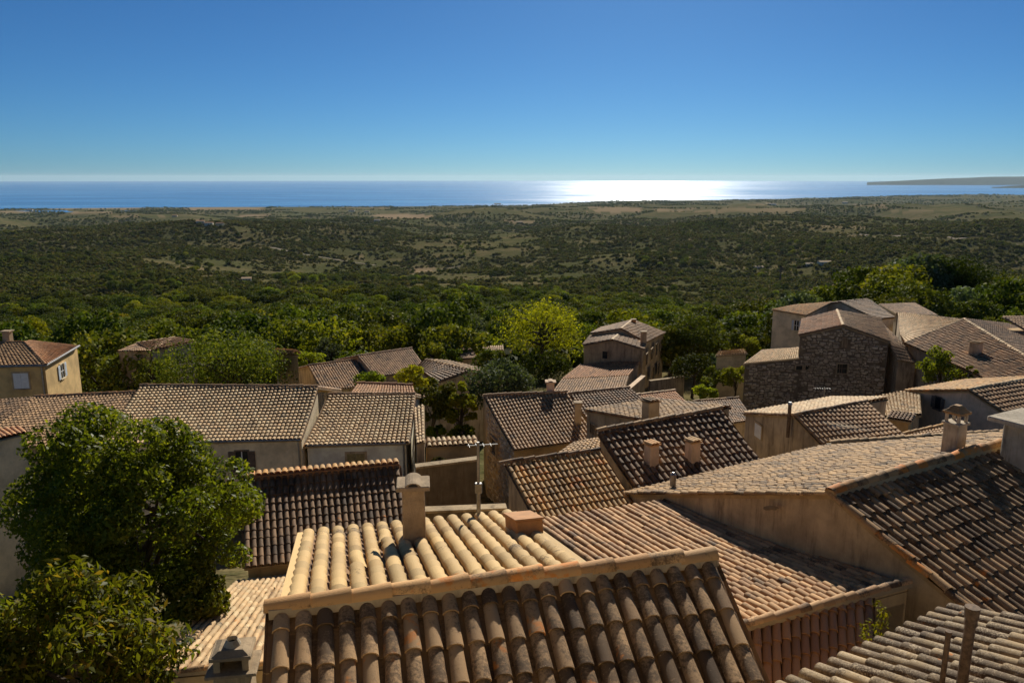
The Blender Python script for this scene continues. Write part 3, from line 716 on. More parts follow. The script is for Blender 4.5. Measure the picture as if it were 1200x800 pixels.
# ---- 6 dark roof with orange-capped ridge, left centre
rl, rr = U(284, 561, -9.7), U(468, 545, -9.7)
q = [rl, rr, U(480, 643, -11.0), U(286, 665, -11.0)]
h = thing('village_house', (-6, 25, -14.5), 'house with dark brown tiles below a bright orange-capped ridge', 'house', 'old tiled village houses')
r6 = roof(h, q, 'tile_dark', cols=25, exp=.38, indiv=300, jit=.9, seed=15, n=6, rise=1.2, sag=.06)
bq = slope(rl, rr, 2.6, 18, False); roof(h, bq, 'tile_pale', cols=25, exp=.36, seed=16, channels=False)
rr_d = unit(rr - rl)
g = Geo()
TV, TQ, TS = tile_template(.085, .10, .42, 6, .02, .02)
rngx = np.random.RandomState(3)
me_r = mesh('ridge_tile', TV, [TQ], M['tile_gold'], np.full(len(TQ), .2), TS)
nb = perp(rl, rr, False)
for k in range(25):
    o = lerp(rl, rr, (k + .5) / 25) + np.array([0, 0, .10]); Y = -nb; X = unit(np.cross(Y, (0, 0, 1.))); Z = np.cross(X, Y)
    link('ridge_tile', me_r, r6, frame_mat(X, Y, Z, o + Y * .10))
V = [rl + np.array([0, 0, -.06]) - nb * .09, rr + np.array([0, 0, -.06]) - nb * .09, rr + nb * .2 + np.array([0, 0, -.06]), rl + nb * .2 + np.array([0, 0, -.06])]
g.add(np.array(V + [v + np.array([0, 0, .145]) for v in V]), BQ); g.obj('ridge_board', M['tile_red'], r6)
g = Geo(); body(g, q, -15.5, .1, .1, .2); body(g, bq, -16, .1, .1, .15); g.obj('wall', M['p_ochre'], h)

# ---- 7 white house with dotted roof (left centre)
bl, br_ = D(386, 462, 44), D(487, 462, 44); bl[2] = br_[2] = -11.75
q = [bl, br_, D(480, 518.5, 39.3), D(356, 522.5, 39.0)]
h = thing('village_house', (-8, 40, -16.8), 'white-walled house with yellow shuttered window left of the lane', 'house', 'old tiled village houses')
r7 = roof(h, q, 'tile_pale', cols=22, exp=.30, jit=1.0, seed=17, n=6, rise=2.7, sag=.06)
bq = slope(bl, br_, 5, 17, False); roof(h, bq, 'tile_grey', cols=22, exp=.4, seed=18, channels=False)
g = Geo(); T = body(g, q, -18, .1, .18, .22); body(g, bq, -18, .1, .18, .2); wl = g.obj('wall', M['p_white'], h)
ridge(r7, bl, br_, 'tile_grey', exp=.4, r=.11, indiv=False, seed=19)
window(h, T[3], T[2], (407, 531, 428, 556), frame='p_tan', pane='wood_yellow', closed=True, sill=False)
g = Geo(); g.add(*tube(T[2] + np.array([-.12, -.1, .1]), T[2] + np.array([-.12, -.1, -5]), .045)); g.add(*tube(T[3] + np.array([0, -.16, .06]), T[2] + np.array([0, -.16, .0]), .06)); g.obj('gutter', M['zinc'], h)
# ---- 8 long cream house, far left
al, ar = D(165, 452, 43.1), D(373, 453.5, 42.7)
q = [al, ar, D(353.5, 514.5, 38.5), D(115, 521, 37.5)]
h = thing('village_house', (-15, 40, -17), 'long cream house with dark framed window behind the big tree', 'house', 'old tiled village houses')
r8 = roof(h, q, 'tile_pale', cols=46, exp=.30, jit=1.0, seed=20, n=6, rise=2.7, sag=.06)
ridge(r8, al, ar, 'tile_grey', exp=.4, r=.11, indiv=False, seed=21)
g = Geo(); T = body(g, q, -18, .1, .05, .22); g.obj('wall', M['p_cream'], h)
bq = slope(al, ar, 5, 17, False); roof(h, bq, 'tile_grey', cols=40, exp=.4, seed=22, channels=False); body(g, bq, -18, .1, .05, .2)
window(h, T[3], T[2], (277, 528.5, 291, 553), frame='wood', pane='glass', bars=1, shutters='wood')
g = Geo(); g.add(*tube(T[2] + np.array([-.12, -.1, .1]), T[2] + np.array([-.12, -.1, -5]), .045)); g.add(*tube(T[3] + np.array([0, -.16, .06]), T[2] + np.array([0, -.16, .0]), .06)); g.obj('gutter', M['zinc'], h)
# ---- 9 lower neighbour, far left
al, ar = D(41, 465.5, 42.6), D(163, 460, 42.8)
q = [al, ar, D(116, 521, 37.6), D(-40, 527, 36.5)]
h = thing('village_house', (-23, 40, -17), 'low house at far left whose dark tiled roof runs behind the big tree', 'house', 'old tiled village houses')
r9 = roof(h, q, 'tile_brown', cols=30, exp=.32, seed=23, rise=2.7)
ridge(r9, al, ar, 'tile_red', exp=.4, r=.11, indiv=False, seed=24)
g = Geo(); body(g, q, -18); bq = slope(al, ar, 4, 17, False); roof(h, bq, 'tile_red', cols=28, exp=.4, seed=25, channels=False); body(g, bq, -18); g.obj('wall', M['p_tan'], h)
al, ar = D(-70, 474, 45), D(46, 465, 44.5)
q = [al, ar, D(0, 503, 41), D(-130, 510, 41)]
h = thing('village_house', (-30, 42, -17), 'shaded dark roof at the left edge below the yellow house', 'house', 'old tiled village houses')
roof(h, q, 'tile_dark', cols=26, exp=.34, seed=26, rise=1.3); g = Geo(); body(g, q, -18); g.obj('wall', M['p_tan'], h)
# ---- 10 sunlit garden house at the left edge, in front
a, b = D(-40, 522, 29), D(31, 506, 31)
q = [a, b, D(24, 500, 33.5), D(-60, 512, 31.5)]
h = thing('village_house', (-19, 30, -15.5), 'cream wall with tiled top at the left edge beside the big tree', 'house', 'old tiled village houses')
roof(h, q, 'tile_red', cols=12, exp=.36, seed=27); g = Geo(); body(g, q, -17, .05, .05, .1, ib=.1); g.obj('wall', M['p_cream'], h)

# ---- 11 yellow house, far left
e = U(54, 428, -12.7); bk = U(93, 405, -12.7); 
pk = D(29, 401.5, 59); lk = D(-60, 403, 61); el = U(-75, 431, -12.7)
h = thing('village_house', (-36, 58, -20), 'yellow house with hipped roof, white shutters and downpipe at far left', 'house', 'old tiled village houses')
rr1 = roof(h, [lk, pk, e, el], 'tile_brown', cols=26, exp=.42, seed=28, rise=1.6)
rr2 = roof(h, [pk, pk + (bk - e) * .12, bk, e], 'tile_red', cols=20, exp=.42, seed=29)
ridge(rr1, pk, e, 'tile_red', exp=.4, r=.13, indiv=False, seed=30)
ridge(rr1, lk, pk, 'tile_red', exp=.4, r=.13, indiv=False, seed=31)
g = Geo()
ins = lambda P, k: np.array([P[0] - .25, P[1] + k, P[2]])
we, wb, wl_ = ins(e, .25), ins(bk, .1), ins(el, .25)
for p_, q_ in ((wl_, we), (we, wb)):
    g.add([p_ * 1.0, q_ * 1.0, [q_[0], q_[1], -21], [p_[0], p_[1], -21]], [[0, 1, 2, 3]])
bk2 = np.array([wl_[0] + (wb - we)[0], wl_[1] + (wb - we)[1], wl_[2]])
g.add([wb, bk2, [bk2[0], bk2[1], -21], [wb[0], wb[1], -21]], [[0, 1, 2, 3]]); g.add([bk2, wl_, [wl_[0], wl_[1], -21], [bk2[0], bk2[1], -21]], [[0, 1, 2, 3]])
g.add([we, wb, bk2, wl_], [[0, 1, 2, 3]])
g.obj('wall', M['p_yellow'], h)
window(h, wl_, we, (16, 437, 34, 455), frame='p_tan', pane='white_paint', closed=True, sill=True)
window(h, we, wb, (70.5, 426, 75, 443), frame='p_cream', pane='glass', shutters='blue_paint', bars=1)
g = Geo(); g.add(*tube(e + np.array([-.4, .1, -.05]), e + np.array([-.4, .1, -5.5]), .06)); g.add(*tube(el, e, .08)); g.add(*tube(e, bk, .08)); g.obj('gutter', M['zinc'], h)
chimney(h, D(10, 402, 60), .55, .5, .9, 0, mat='p_tan', cap='slab')

# ---- 12 cottages among the trees, middle left
def cottage(label, quads, mats, zb, wall, cols, exps, ridges=(), inset=.15, seed=0, n=5, locp=None):
    p = locp if locp is not None else mid(*quads[0])
    h = thing('village_house', (p[0], p[1], zb), label, 'house', 'old tiled village houses')
    g = Geo(); rs = []; Ts = []
    for i, q in enumerate(quads):
        rs.append(roof(h, q, mats[i], cols=cols[i], exp=exps[i], seed=seed + i, n=n, rise=1.5, channels=False))
        Ts.append(body(g, q, zb, inset, inset, inset))
    for a, b, m in ridges: ridge(rs[0], a, b, m, exp=.5, r=.14, indiv=False, seed=seed + 7)
    g.obj('wall', M[wall], h)
    return h, rs, Ts
a, b = D(361, 429, 64), D(417, 422, 66)
cottage('low brown cottage beside the pale-ridged cottage behind the white house', [[a, b, D(437, 452, 58), D(377, 457, 56)], slope(a, b, 4, 15, False)], ['tile_grey', 'tile_grey'], -22, 'p_grey', [20, 16], [.4, .5], [(a, b, 'tile_grey')], seed=40)
a, b = D(419, 417.5, 65), D(483, 408.5, 68)
cottage('larger cottage with striped grey-brown roof behind the white house', [[a, b, D(501, 433, 61), D(439, 442, 58)], slope(a, b, 5, 15, False)], ['tile_grey', 'tile_grey'], -22, 'p_grey', [25, 18], [.4, .5], [(a, b, 'tile_grey')], seed=43)
a, b = D(496, 423, 64), D(549, 436, 57)
cottage('cottage with lit roof edge hidden among garden trees', [[a, b, D(512, 449, 55), D(489, 433, 60)], slope(a, b, 2.0, 10, False)], ['tile_dark', 'tile_lichen'], -22, 'p_grey', [16, 14], [.4, .45], seed=46)
a, b = D(419, 449.5, 49), D(484, 452, 48)
cottage('small pinkish roof peeping over the ridge of the white house', [[a, b, D(488, 466, 45.5), D(408, 464, 46)]], ['tile_red'], -19, 'p_cream', [22], [.35], [(a, b, 'tile_red')], seed=49)
a, b = D(538, 405, 86), D(552, 409, 82)
cottage('tiny cottage roof left of the yellow-green tree', [[a, b, D(560, 420, 78), D(540, 421, 78)]], ['tile_grey'], -28, 'p_grey', [9], [.5], seed=51)
a, b = D(566, 406, 88), D(590, 405, 88)
cottage('tiny flat-topped cottage beneath the yellow-green tree', [[a, b, D(590, 410, 86), D(563, 412, 86)]], ['tile_brown'], -28, 'p_grey', [10], [.5], seed=52)
a, b = D(160, 402.5, 76), D(205, 396, 80)
cottage('grey cottage at the left behind the round sunlit tree', [[a, b, D(176, 411.5, 72), D(137, 412, 73)], [a, b, D(230, 400, 80), D(177, 412, 72)]], ['tile_grey', 'tile_brown'], -26, 'p_grey', [14, 14], [.5, .5], [(a, b, 'tile_pale')], seed=53)
a, b = D(322, 412, 66), D(347, 414, 62)
cottage('flat white-edged outbuilding half hidden by the round tree', [[a, b, D(350, 416, 60), D(325, 414, 63)]], ['tile_pale'], -22, 'p_tan', [6], [.5], seed=55)

# ---- lane and courtyard walls in the middle
def lanewall(label, A, B, zb, mat, cop='p_tan', th=.35, tiled=False):
    A = np.asarray(A); B = np.asarray(B); p = mid(A, B)
    h = thing('garden_wall', (p[0], p[1], zb), label, 'wall', 'walls of the sunken lane')
    g = Geo(); wallbox(g, A, B, zb, th); g.obj('wall', M[mat], h)
    d = unit([(B - A)[0], (B - A)[1], 0]); nn = np.array([-d[1], d[0], 0]); nn = nn if nn[1] > 0 else -nn
    if tiled:
        L = np.linalg.norm(B - A)
        roof(h, [A + nn * .6 + np.array([0, 0, .2]), B + nn * .6 + np.array([0, 0, .2]), B - nn * .15 + np.array([0, 0, .03]), A - nn * .15 + np.array([0, 0, .03])], 'tile_pale', cols=int(L / .24), exp=.4, seed=60, rise=1.5)
    else:
        g = Geo(); V = []
        for P in (A, B): V += [P - nn * .05, P + nn * (th + .05), P + nn * (th + .05) + np.array([0, 0, .09]), P - nn * .05 + np.array([0, 0, .09])]
        V = np.array(V); g.add(V, [[0, 1, 2, 3], [4, 7, 6, 5], [0, 4, 5, 1], [1, 5, 6, 2], [2, 6, 7, 3], [3, 7, 4, 0]]); g.obj('coping', M[cop], h)
    return h
lanewall('ochre courtyard wall with short tiled coping beside the rubble gable', D(500, 523, 39), D(560, 520, 39.5), -19, 'p_ochre', tiled=True)
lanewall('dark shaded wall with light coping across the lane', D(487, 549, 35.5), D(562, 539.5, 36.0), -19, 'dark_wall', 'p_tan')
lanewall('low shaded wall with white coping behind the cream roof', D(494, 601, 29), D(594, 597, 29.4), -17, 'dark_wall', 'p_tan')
a, b = D(484, 478, 43), D(497, 474, 43)
cottage('narrow lean-to on the right side of the white house', [[a, b, D(497.5, 517, 38.6), D(488, 520, 38.4)]], ['tile_pale'], -18, 'p_tan', [3], [.4], seed=61, inset=.02)

# ---- 13 house with dotted roof and rubble gable (centre)
a, b = D(567, 464, 42.7), D(665, 460, 43)
q = [a, b, D(700, 514, 39.5), D(602, 527.5, 38)]
h = thing('village_house', (2, 40, -17.5), 'centre house with lit dotted roof and tall rubble gable with window', 'house', 'old tiled village houses')
r13 = roof(h, q, 'tile_brown', cols=24, exp=.34, seed=62, rise=1.7, sag=.06, n=6)
ridge(r13, a, b, 'tile_brown', exp=.4, r=.12, indiv=False, seed=63)
bq = slope(a, b, 4.0, 16, False); roof(h, bq, 'tile_brown', cols=24, exp=.4, seed=64, channels=False)
g = Geo(); T13 = body(g, q, -19.5, .1, .1, .2); T13b = body(g, bq, -19.5, .1, .1, .2); g.obj('wall', M['p_ochre'], h)
window(h, T13[0], T13[3], (577, 514, 583.5, 532), frame='p_tan', pane='glass', bars=1, proud=.14)
def rubble(house, A, B, zt_f, zb, size=.3, seed=0, depth=.1, skip=()):
    """irregular stones standing proud of the wall between A and B; zt_f gives the top along the wall"""
    rng = np.random.RandomState(seed); A = np.asarray(A, float); B = np.asarray(B, float)
    d = unit([(B - A)[0], (B - A)[1], 0]); n = np.array([d[1], -d[0], 0]); L = np.linalg.norm((B - A)[:2])
    if n @ A > 0: n = -n
    g = Geo(); z = zb
    while z < max(zt_f(0), zt_f(1), zt_f(.5)):
        hh = size * rng.uniform(.4, .9); x = -rng.uniform(0, size)
        while x < L:
            ww = size * rng.choice([rng.uniform(.4, .9), rng.uniform(.8, 1.5), rng.uniform(1.4, 2.2)]); u = (x + ww / 2) / L
            zc = z + hh / 2 + rng.uniform(-.3, .3) * hh; ok = 0 < u < 1 and x > .02 and x + ww < L - .02 and zc + hh / 2 < zt_f(u) - .05
            if ok:
                for (sx0, sx1, sz0, sz1) in skip:
                    if sx0 < x + ww / 2 < sx1 and sz0 < zc < sz1: ok = False
            if ok and rng.rand() < .93:
                c = A + d * (x + ww / 2); c = np.array([c[0], c[1], zc]); hw = ww / 2 * .92; hz = hh / 2 * rng.uniform(.75, 1.05)
                k = 7; an = np.sort(rng.uniform(0, 6.283, k)) if False else np.linspace(0, 6.283, k, endpoint=False) + rng.uniform(-.3, .3, k)
                rr_ = rng.uniform(.85, 1.15, k); dp = depth * rng.uniform(.3, 1.0)
                sq = lambda t: math.copysign(abs(t) ** .6, t)
                o1 = [c + d * sq(math.cos(t)) * hw * r_ + np.array([0, 0, sq(math.sin(t)) * hz * r_]) for t, r_ in zip(an, rr_)]
                o2 = [c + d * sq(math.cos(t)) * hw * r_ * .74 + np.array([0, 0, sq(math.sin(t)) * hz * r_ * .74]) + n * dp for t, r_ in zip(an, rr_)]
                V = o1 + o2 + [c + n * dp * 1.15]
                Q = [[i, (i + 1) % k, k + (i + 1) % k, k + i] for i in range(k)]; Tt = [[2 * k, k + i, k + (i + 1) % k] for i in range(k)]
                g.add(V, Q, Tt, tint=rng.rand())
            x += ww
        z += hh
    o = g.obj('rubble_stones', M['rubble'], house); o['kind'] = 'stuff'; return o
zt = lambda u, a=T13[0][2], b=T13[3][2]: a + (b - a) * u
rubble(h, T13[0], T13[3], zt, -18.5, .26, 65, .07, [skiprect(T13[0], T13[3], (577, 514, 583.5, 532))])
zt = lambda u, a=T13b[3][2], b=T13b[0][2]: a + (b - a) * u
chimney(h, D(645, 463, 43.6), .42, .42, .75, 0, mat='p_pink', cap='pitched', capmat='p_pink')
chimney(h, D(677, 492, 40.6), .35, .35, .9, 0, mat='p_tan', cap='slab')
a, b = D(668, 462, 46), D(738, 455, 47)
cottage('dark dotted roof directly behind the centre house', [[a, b, D(775, 484, 43), D(690, 496, 42)], slope(a, b, 3, 16, False)], ['tile_dark', 'tile_brown'], -20, 'p_tan', [20, 18], [.36, .4], [(a, b, 'tile_brown')], seed=66)
a, b = D(743, 464, 50), D(791, 458.5, 52)
cottage('reddish striped roof below the tall derelict house', [[a, b, D(812, 478, 48), D(766, 486, 46)]], ['tile_red'], -21, 'p_tan', [17], [.36], [(a, b, 'tile_pale')], seed=69)
a, b = D(812, 471, 53), D(866, 467, 54)
cottage('low shaded dark roof between the stone house and the ridge with chimneys', [[a, b, D(884, 492, 48), D(830, 500, 46)]], ['tile_dark'], -21, 'p_grey', [20], [.4], [(a, b, 'tile_lichen')], seed=71)

# ---- 14 golden roof
a, b = U(591, 543, -9.29), U(703, 528, -9.29)
q = [a, b, D(742, 590, 25.4), D(627, 609, 24.0)]
h = thing('village_house', (3, 25, -14.5), 'small house with golden tiles running down to the pink roof', 'house', 'old tiled village houses')
r14 = roof(h, q, 'tile_gold', cols=19, exp=.34, indiv=300, seed=73, rise=1.5, n=6)
ridge(r14, a - unit(b - a) * .15, b, 'tile_old', exp=.4, r=.10, seed=74)
g = Geo(); body(g, q, -16, .15, 0, .15); g.obj('wall', M['p_tan'], h)
# ---- 15 dark roof with two chimneys
a, b = U(700, 506, -9.23), U(845, 479.5, -9.23)
q = [a, b, D(900, 551, 29.3), D(748, 578, 27.1)]
h = thing('village_house', (6, 29, -15.5), 'house with steep blackish roof carrying two stubby chimneys', 'house', 'old tiled village houses')
r15 = roof(h, q, 'tile_dark', cols=22, exp=.38, indiv=300, seed=75, rise=1.7, sag=.06, n=7, jit=1.4, wave=.06)
ridge(r15, a, b, 'tile_lichen', exp=.42, r=.13, seed=76)
g = Geo(); body(g, q, -16.5, .12, .12, .2); g.obj('wall', M['p_tan'], h)
n15 = np.cross(q[1] - q[0], q[3] - q[0]); n15 = unit(n15)
def on15(px, py): r = ray(px, py); return r * (n15 @ q[0]) / (n15 @ r)
rz15 = math.atan2((b - a)[1], (b - a)[0])
c1 = on15(763, 543); c2 = on15(811, 541)
chimney(h, c1, .42, .40, .72, rz15, mat='p_pink', cap='tiles', capmat='tile_ridge')
chimney(h, c2, .44, .40, .78, rz15, mat='p_pink', cap='tiles', capmat='tile_lichen')
# small ruinous roof left of it
a, b = D(672, 519, 31.5), D(706, 512, 32)
cottage('scrap of broken tiled roof between the golden and the dotted roofs', [[a, b, D(702, 527, 29.5), D(648, 535, 29.5)]], ['tile_lichen'], -17, 'p_ochre', [9], [.4], seed=78)
# ---- 16 house behind it with bright shallow roof
p_, pf = D(759, 493.5, 33), D(685, 481, 38)
ed2 = unit(np.array([.88, .475, 0])); 
q = [p_, p_ + ed2 * 4.6, pf + ed2 * 4.2, pf]
h = thing('village_house', (6, 36, -17), 'house with bright shallow roof, squat chimney and small dark window', 'house', 'old tiled village houses')
r16 = roof(h, q, 'tile_lichen', cols=18, exp=.40, seed=80, n=6, jit=1.5)
g = Geo(); T = body(g, q, -18, .06, .1, .15); g.obj('wall', M['p_tan'], h)
window(h, T[3], T[0], (692, 497, 698, 509), frame='p_tan', pane='glass', bars=0, sill=False)
cb = D(762, 492, 33.2); chimney(h, cb, .58, .5, .82, .5, mat='p_tan', cap='tiles', capmat='tile_lichen')

# ---- 17 house right of centre with stained wall
P = D(930, 487, 36); Q1 = U(1016, 471, P[2])
en = unit(Q1 - P); pn = perp(P, Q1, True)
s1 = [P, Q1, D(1062, 512, 34.6), D(968.5, 527.5, 34.2)]
f1 = D(871, 484.5, 41.5); s2 = [P, Q1 + en * 1.5, f1 + en * 6.6, f1]
h = thing('village_house', (14, 36, -18), 'house with rain-stained left wall and striped pinkish near slope', 'house', 'old tiled village houses')
r17 = roof(h, s1, 'tile_brown', cols=19, exp=.38, seed=82, n=6, rise=1.6)
roof(h, s2, 'tile_pale', cols=22, exp=.4, seed=83, n=5, jit=1.6)
ridge(r17, P, Q1, 'tile_old', exp=.4, r=.12, indiv=False, seed=84)
g = Geo(); body(g, s1, -18.5, .06, .1, .2); T = body(g, s2, -18.5, .06, .1, .2); g.obj('wall', M['p_grey'], h)
window(h, T[3], T[0], (885, 497, 893, 513), frame='p_tan', pane='white_paint', closed=True, sill=False)
vb = onplane(923, 512, T[3], T[0]) * .99
t = thing('drain_pipe', vb, 'rusty upright pipe against the rain-stained wall', 'drain pipe')
g = Geo(); g.add(*tube(vb, vb + np.array([0, 0, 1.55]), .085)); g.obj('pipe', M['rust'], t); g = Geo(); g.add(*tube(vb + np.array([0, 0, 1.55]), vb + np.array([0, 0, 1.66]), .11, .07)); g.obj('pipe_cap', M['zinc'], t)
a, b = D(985, 472, 47), D(1078, 455, 50)
cottage('strip of bright flat tiles behind the striped pinkish roof', [[a, b, D(1080, 486, 42), D(1000, 490, 42)]], ['tile_pale'], -19, 'p_grey', [22], [.42], seed=86)
aerial(D(964, 482, 47), 1.4, .03, 'small television aerial before the dark stone house', R_(-85), 1.0, 7, False)
# ---- 18 pink house on the right
P = D(1135, 457.5, 44); Q1 = U(1200, 445.5, P[2]); en = unit(Q1 - P)
s1 = slope(P, Q1 + en * 2, 5.5, 23, True); s1[3] = D(1190, 493, 41.2); s1[2] = s1[3] + en * 6
f1 = D(1060, 458.5, 49); s2 = [P, Q1 + en * 2, f1 + en * 6, f1]
h = thing('village_house', (25, 44, -19), 'pinkish house with broken shutter and streaked wall on the right', 'house', 'old tiled village houses')
r18 = roof(h, s1, 'tile_brown', cols=22, exp=.40, seed=88, n=5, rise=1.6)
roof(h, s2, 'tile_gold', cols=20, exp=.42, seed=89, n=5, jit=1.4)
ridge(r18, P, Q1 + en * 2, 'tile_pale', exp=.4, r=.12, indiv=False, seed=90)
g = Geo(); body(g, s1, -19.5, .06, .1, .2); T = body(g, s2, -19.5, .06, .1, .2); g.obj('wall', M['p_pink'], h)
window(h, T[3], T[0], (1096, 465, 1103, 479), frame='wood', pane='glass', shutters='wood', bars=0)
a, b = D(1004, 479, 40), D(1072, 487, 39)
cottage('little dark lean-to in front of the pinkish house', [[D(1044, 481, 41), D(1074, 485, 41), D(1068, 494, 39.5), D(1038, 489, 39.5)]], ['tile_dark'], -19, 'p_ochre', [7], [.4], seed=92)
a, b = D(1058, 510, 37.5), D(1108, 499, 38.5)
cottage('narrow striped roof behind the lantern chimney', [[a, b, D(1120, 512, 36.5), D(1064, 520, 36)]], ['tile_brown'], -18, 'p_tan', [14], [.36], [(a, b, 'tile_gold')], seed=94)
h = thing('garden_wall', (14, 32, -17), 'whitewashed parapet wall with tile coping behind the big old roof', 'wall', 'walls of the sunken lane')
A_, B_ = D(975, 523, 31.6), D(1182, 510, 33.5)
g = Geo(); wallbox(g, A_, B_, -18, .4); g.obj('wall', M['p_lime'], h)
ridge(g.obj('coping', M['mortar'], h) if False else h, A_ + np.array([0, .2, 0]), B_ + np.array([0, .2, 0]), 'tile_lichen', exp=.42, r=.2, indiv=True, seed=96)

# ---- 19 tall derelict house among the trees
d_ = 92
fl, fa, fr = D(683, 405, 88), D(717.5, 398.5, 86), D(755, 410, 85)
bl_, ba, br2 = D(692, 394, 94), D(724.5, 392.5, 91), D(757, 399, 90)
h = thing('village_house', (11, 88, -26), 'tall derelict farmhouse with stepped gables standing among trees', 'house', 'old tiled village houses')
ra_ = roof(h, [fa, ba, bl_, fl], 'tile_grey', cols=12, exp=.5, seed=100, n=5, channels=False); rb_ = roof(h, [fa, ba, br2 + np.array([0, 0, -.2]), fr], 'tile_brown', cols=12, exp=.5, seed=101, n=5, channels=False)
ridge(rb_, fa, ba, 'tile_pale', exp=.5, r=.16, indiv=False)
ua, ub = D(728, 385.5, 91), D(741.5, 375, 100)
u1 = [ua, ub, D(780, 390, 99), D(757, 401.5, 89.5)]; u2 = [ua, ub, D(705, 384, 102), D(692, 391, 92.5)]
roof(h, u1, 'tile_brown', cols=26, exp=.5, seed=102, n=5, channels=False); roof(h, u2, 'tile_grey', cols=26, exp=.5, seed=103, n=5, channels=False)
ridge(rb_, ua, ub, 'tile_pale', exp=.5, r=.16, indiv=False)
g = Geo(); ZB = -27.5
TL = body(g, [fa, ba, bl_, fl], ZB, .1, .05, .15); TR = body(g, [fa, ba, br2, fr], ZB, .1, .05, .15); body(g, u1, ZB, .1, .1, .2); body(g, u2, ZB, .1, .1, .2)
g.obj('wall', M['p_tan'], h)
window(h, TL[3], TL[0], (706, 411.5, 712, 420), frame='p_tan', pane='glass', bars=0, sill=False)
sA, sB = TR[3] + 0, np.array([*(D(779, 392, 99)[:2]), TR[3][2]])
for rct in ((756.5, 415, 758.5, 427), (762.5, 409, 764.5, 421), (768, 403, 770, 416), (771.8, 400.5, 773.6, 412), (764, 430, 766, 444), (770.5, 425, 772.5, 438), (748, 440, 750, 452)):
    window(h, sA, sB, rct, frame='p_tan', pane='glass', bars=0, sill=False, proud=.08)
chimney(h, D(742.5, 380, 98), .5, .5, .6, 0, mat='brick', cap='slab'); chimney(h, D(754, 401, 88.5), .6, .6, 1.2, 0, mat='p_grey', cap='slab')
v1 = [D(680, 427, 86), D(753, 421, 87), D(737, 440, 80), D(658, 444, 79)]; v2 = [D(658, 444.5, 78.5), D(737, 440.5, 79.5), D(731, 460, 72), D(645, 462, 71)]
roof(h, v1, 'tile_red', cols=26, exp=.5, seed=104, n=5, channels=False, label='reddish annexe roof'); roof(h, v2, 'tile_grey', cols=28, exp=.5, seed=105, n=5, channels=False, label='grey annexe roof')
g = Geo(); body(g, v1, ZB, .1, .1, .05); body(g, v2, ZB, .1, .1, .1); g.obj('wall', M['p_grey'], h)
lanewall('low yard wall right of the derelict farmhouse', D(762, 447, 84), D(802, 442, 85), -28, 'p_grey', 'p_tan')
lanewall('broken wall stub climbing beside the grey annexe roof', D(734, 460, 70), D(756, 441, 78), -27, 'p_tan', 'p_pink')

# ---- 20 dark stone house on the right
gl, gr = D(936, 393, 68), D(1043, 401, 67); ga = onplane(988, 381.5, gl, gr)
tl, ta, tr = D(940, 374.5, 75), D(981, 364, 74), D(1031, 373, 74.5)
h = thing('stone_house', (28, 68, -21), 'dark rubble stone house with gable window and low left wing', 'house', 'old tiled village houses')
q1, q2 = [ga, ta, tl, gl], [ga, ta, tr, gr]
r20 = roof(h, q1, 'tile_red', cols=22, exp=.48, seed=110, n=5, channels=False); roof(h, q2, 'tile_brown', cols=22, exp=.48, seed=111, n=5, channels=False)
ridge(r20, ga, ta, 'tile_pale', exp=.5, r=.14, indiv=False)
g = Geo(); TA = body(g, q1, -22.5, .12, .1, .1); TB = body(g, q2, -22.5, .12, .1, .1)
w1 = [D(893, 410, 74), D(938, 407, 74), D(938, 419.5, 68.2), D(871, 426, 68.2)]
roof(h, w1, 'tile_pale', cols=24, exp=.48, seed=112, n=5, channels=False, label='low wing roof of broken pale tiles'); TW = body(g, w1, -23, .1, 0, .1)
w2 = [D(1032, 376, 74), D(1058, 402, 71), D(1076, 426, 67.5), D(1043, 402, 67.2)]
g.obj('wall', M['rubble_bed'], h)
wa, wb_ = TA[3], TB[3]
def ztg(u):
    k = np.linalg.norm((TA[0] - TA[3])[:2]) / max(.1, np.linalg.norm((wb_ - wa)[:2]))
    return TA[3][2] + (TA[0][2] - TA[3][2]) * min(1, u / k) if u < k else TB[0][2] + (TB[3][2] - TB[0][2]) * min(1, (u - k) / (1 - k))
front = unit((wb_ - wa) * np.array([1, 1, 0]))
rubble(h, wa, wb_, ztg, -20.2, .29, 113, .16, [skiprect(wa, wb_, (980.5, 426, 992.5, 437)), skiprect(wa, wb_, (987, 395.5, 992, 407))])
rubble(h, TW[3], TW[2], lambda u: TW[3][2] + (TW[2][2] - TW[3][2]) * u, -21.4, .29, 114, .16, [skiprect(TW[3], TW[2], (943, 428, 949, 433)), skiprect(TW[3], TW[2], (932, 428, 940, 433))])
window(h, wa, wb_, (980.5, 426, 992.5, 437), frame='p_tan', pane='glass', bars=1, proud=.22)
window(h, wa, wb_, (987, 395.5, 992, 407), frame='p_tan', pane='p_grey', bars=0, proud=.2, sill=False)
window(h, TW[3], TW[2], (943, 428, 949, 433), frame='p_tan', pane='glass', bars=0, proud=.18, sill=False)
window(h, TW[3], TW[2], (932, 428, 940, 433), frame='p_tan', pane='glass', bars=0, proud=.18, sill=False)
cottage('lean-to with reddish slope on the right side of the stone house', [[D(1033, 378, 74), D(1058, 402, 70.5), D(1052, 421, 68), D(1042, 402, 68.5)], [D(1042, 403, 68.4), D(1060, 405, 69), D(1076, 426, 66.8), D(1051, 421.5, 66.8)]], ['tile_brown', 'tile_brown'], -22.5, 'p_grey', [14, 12], [.48, .48], seed=116)
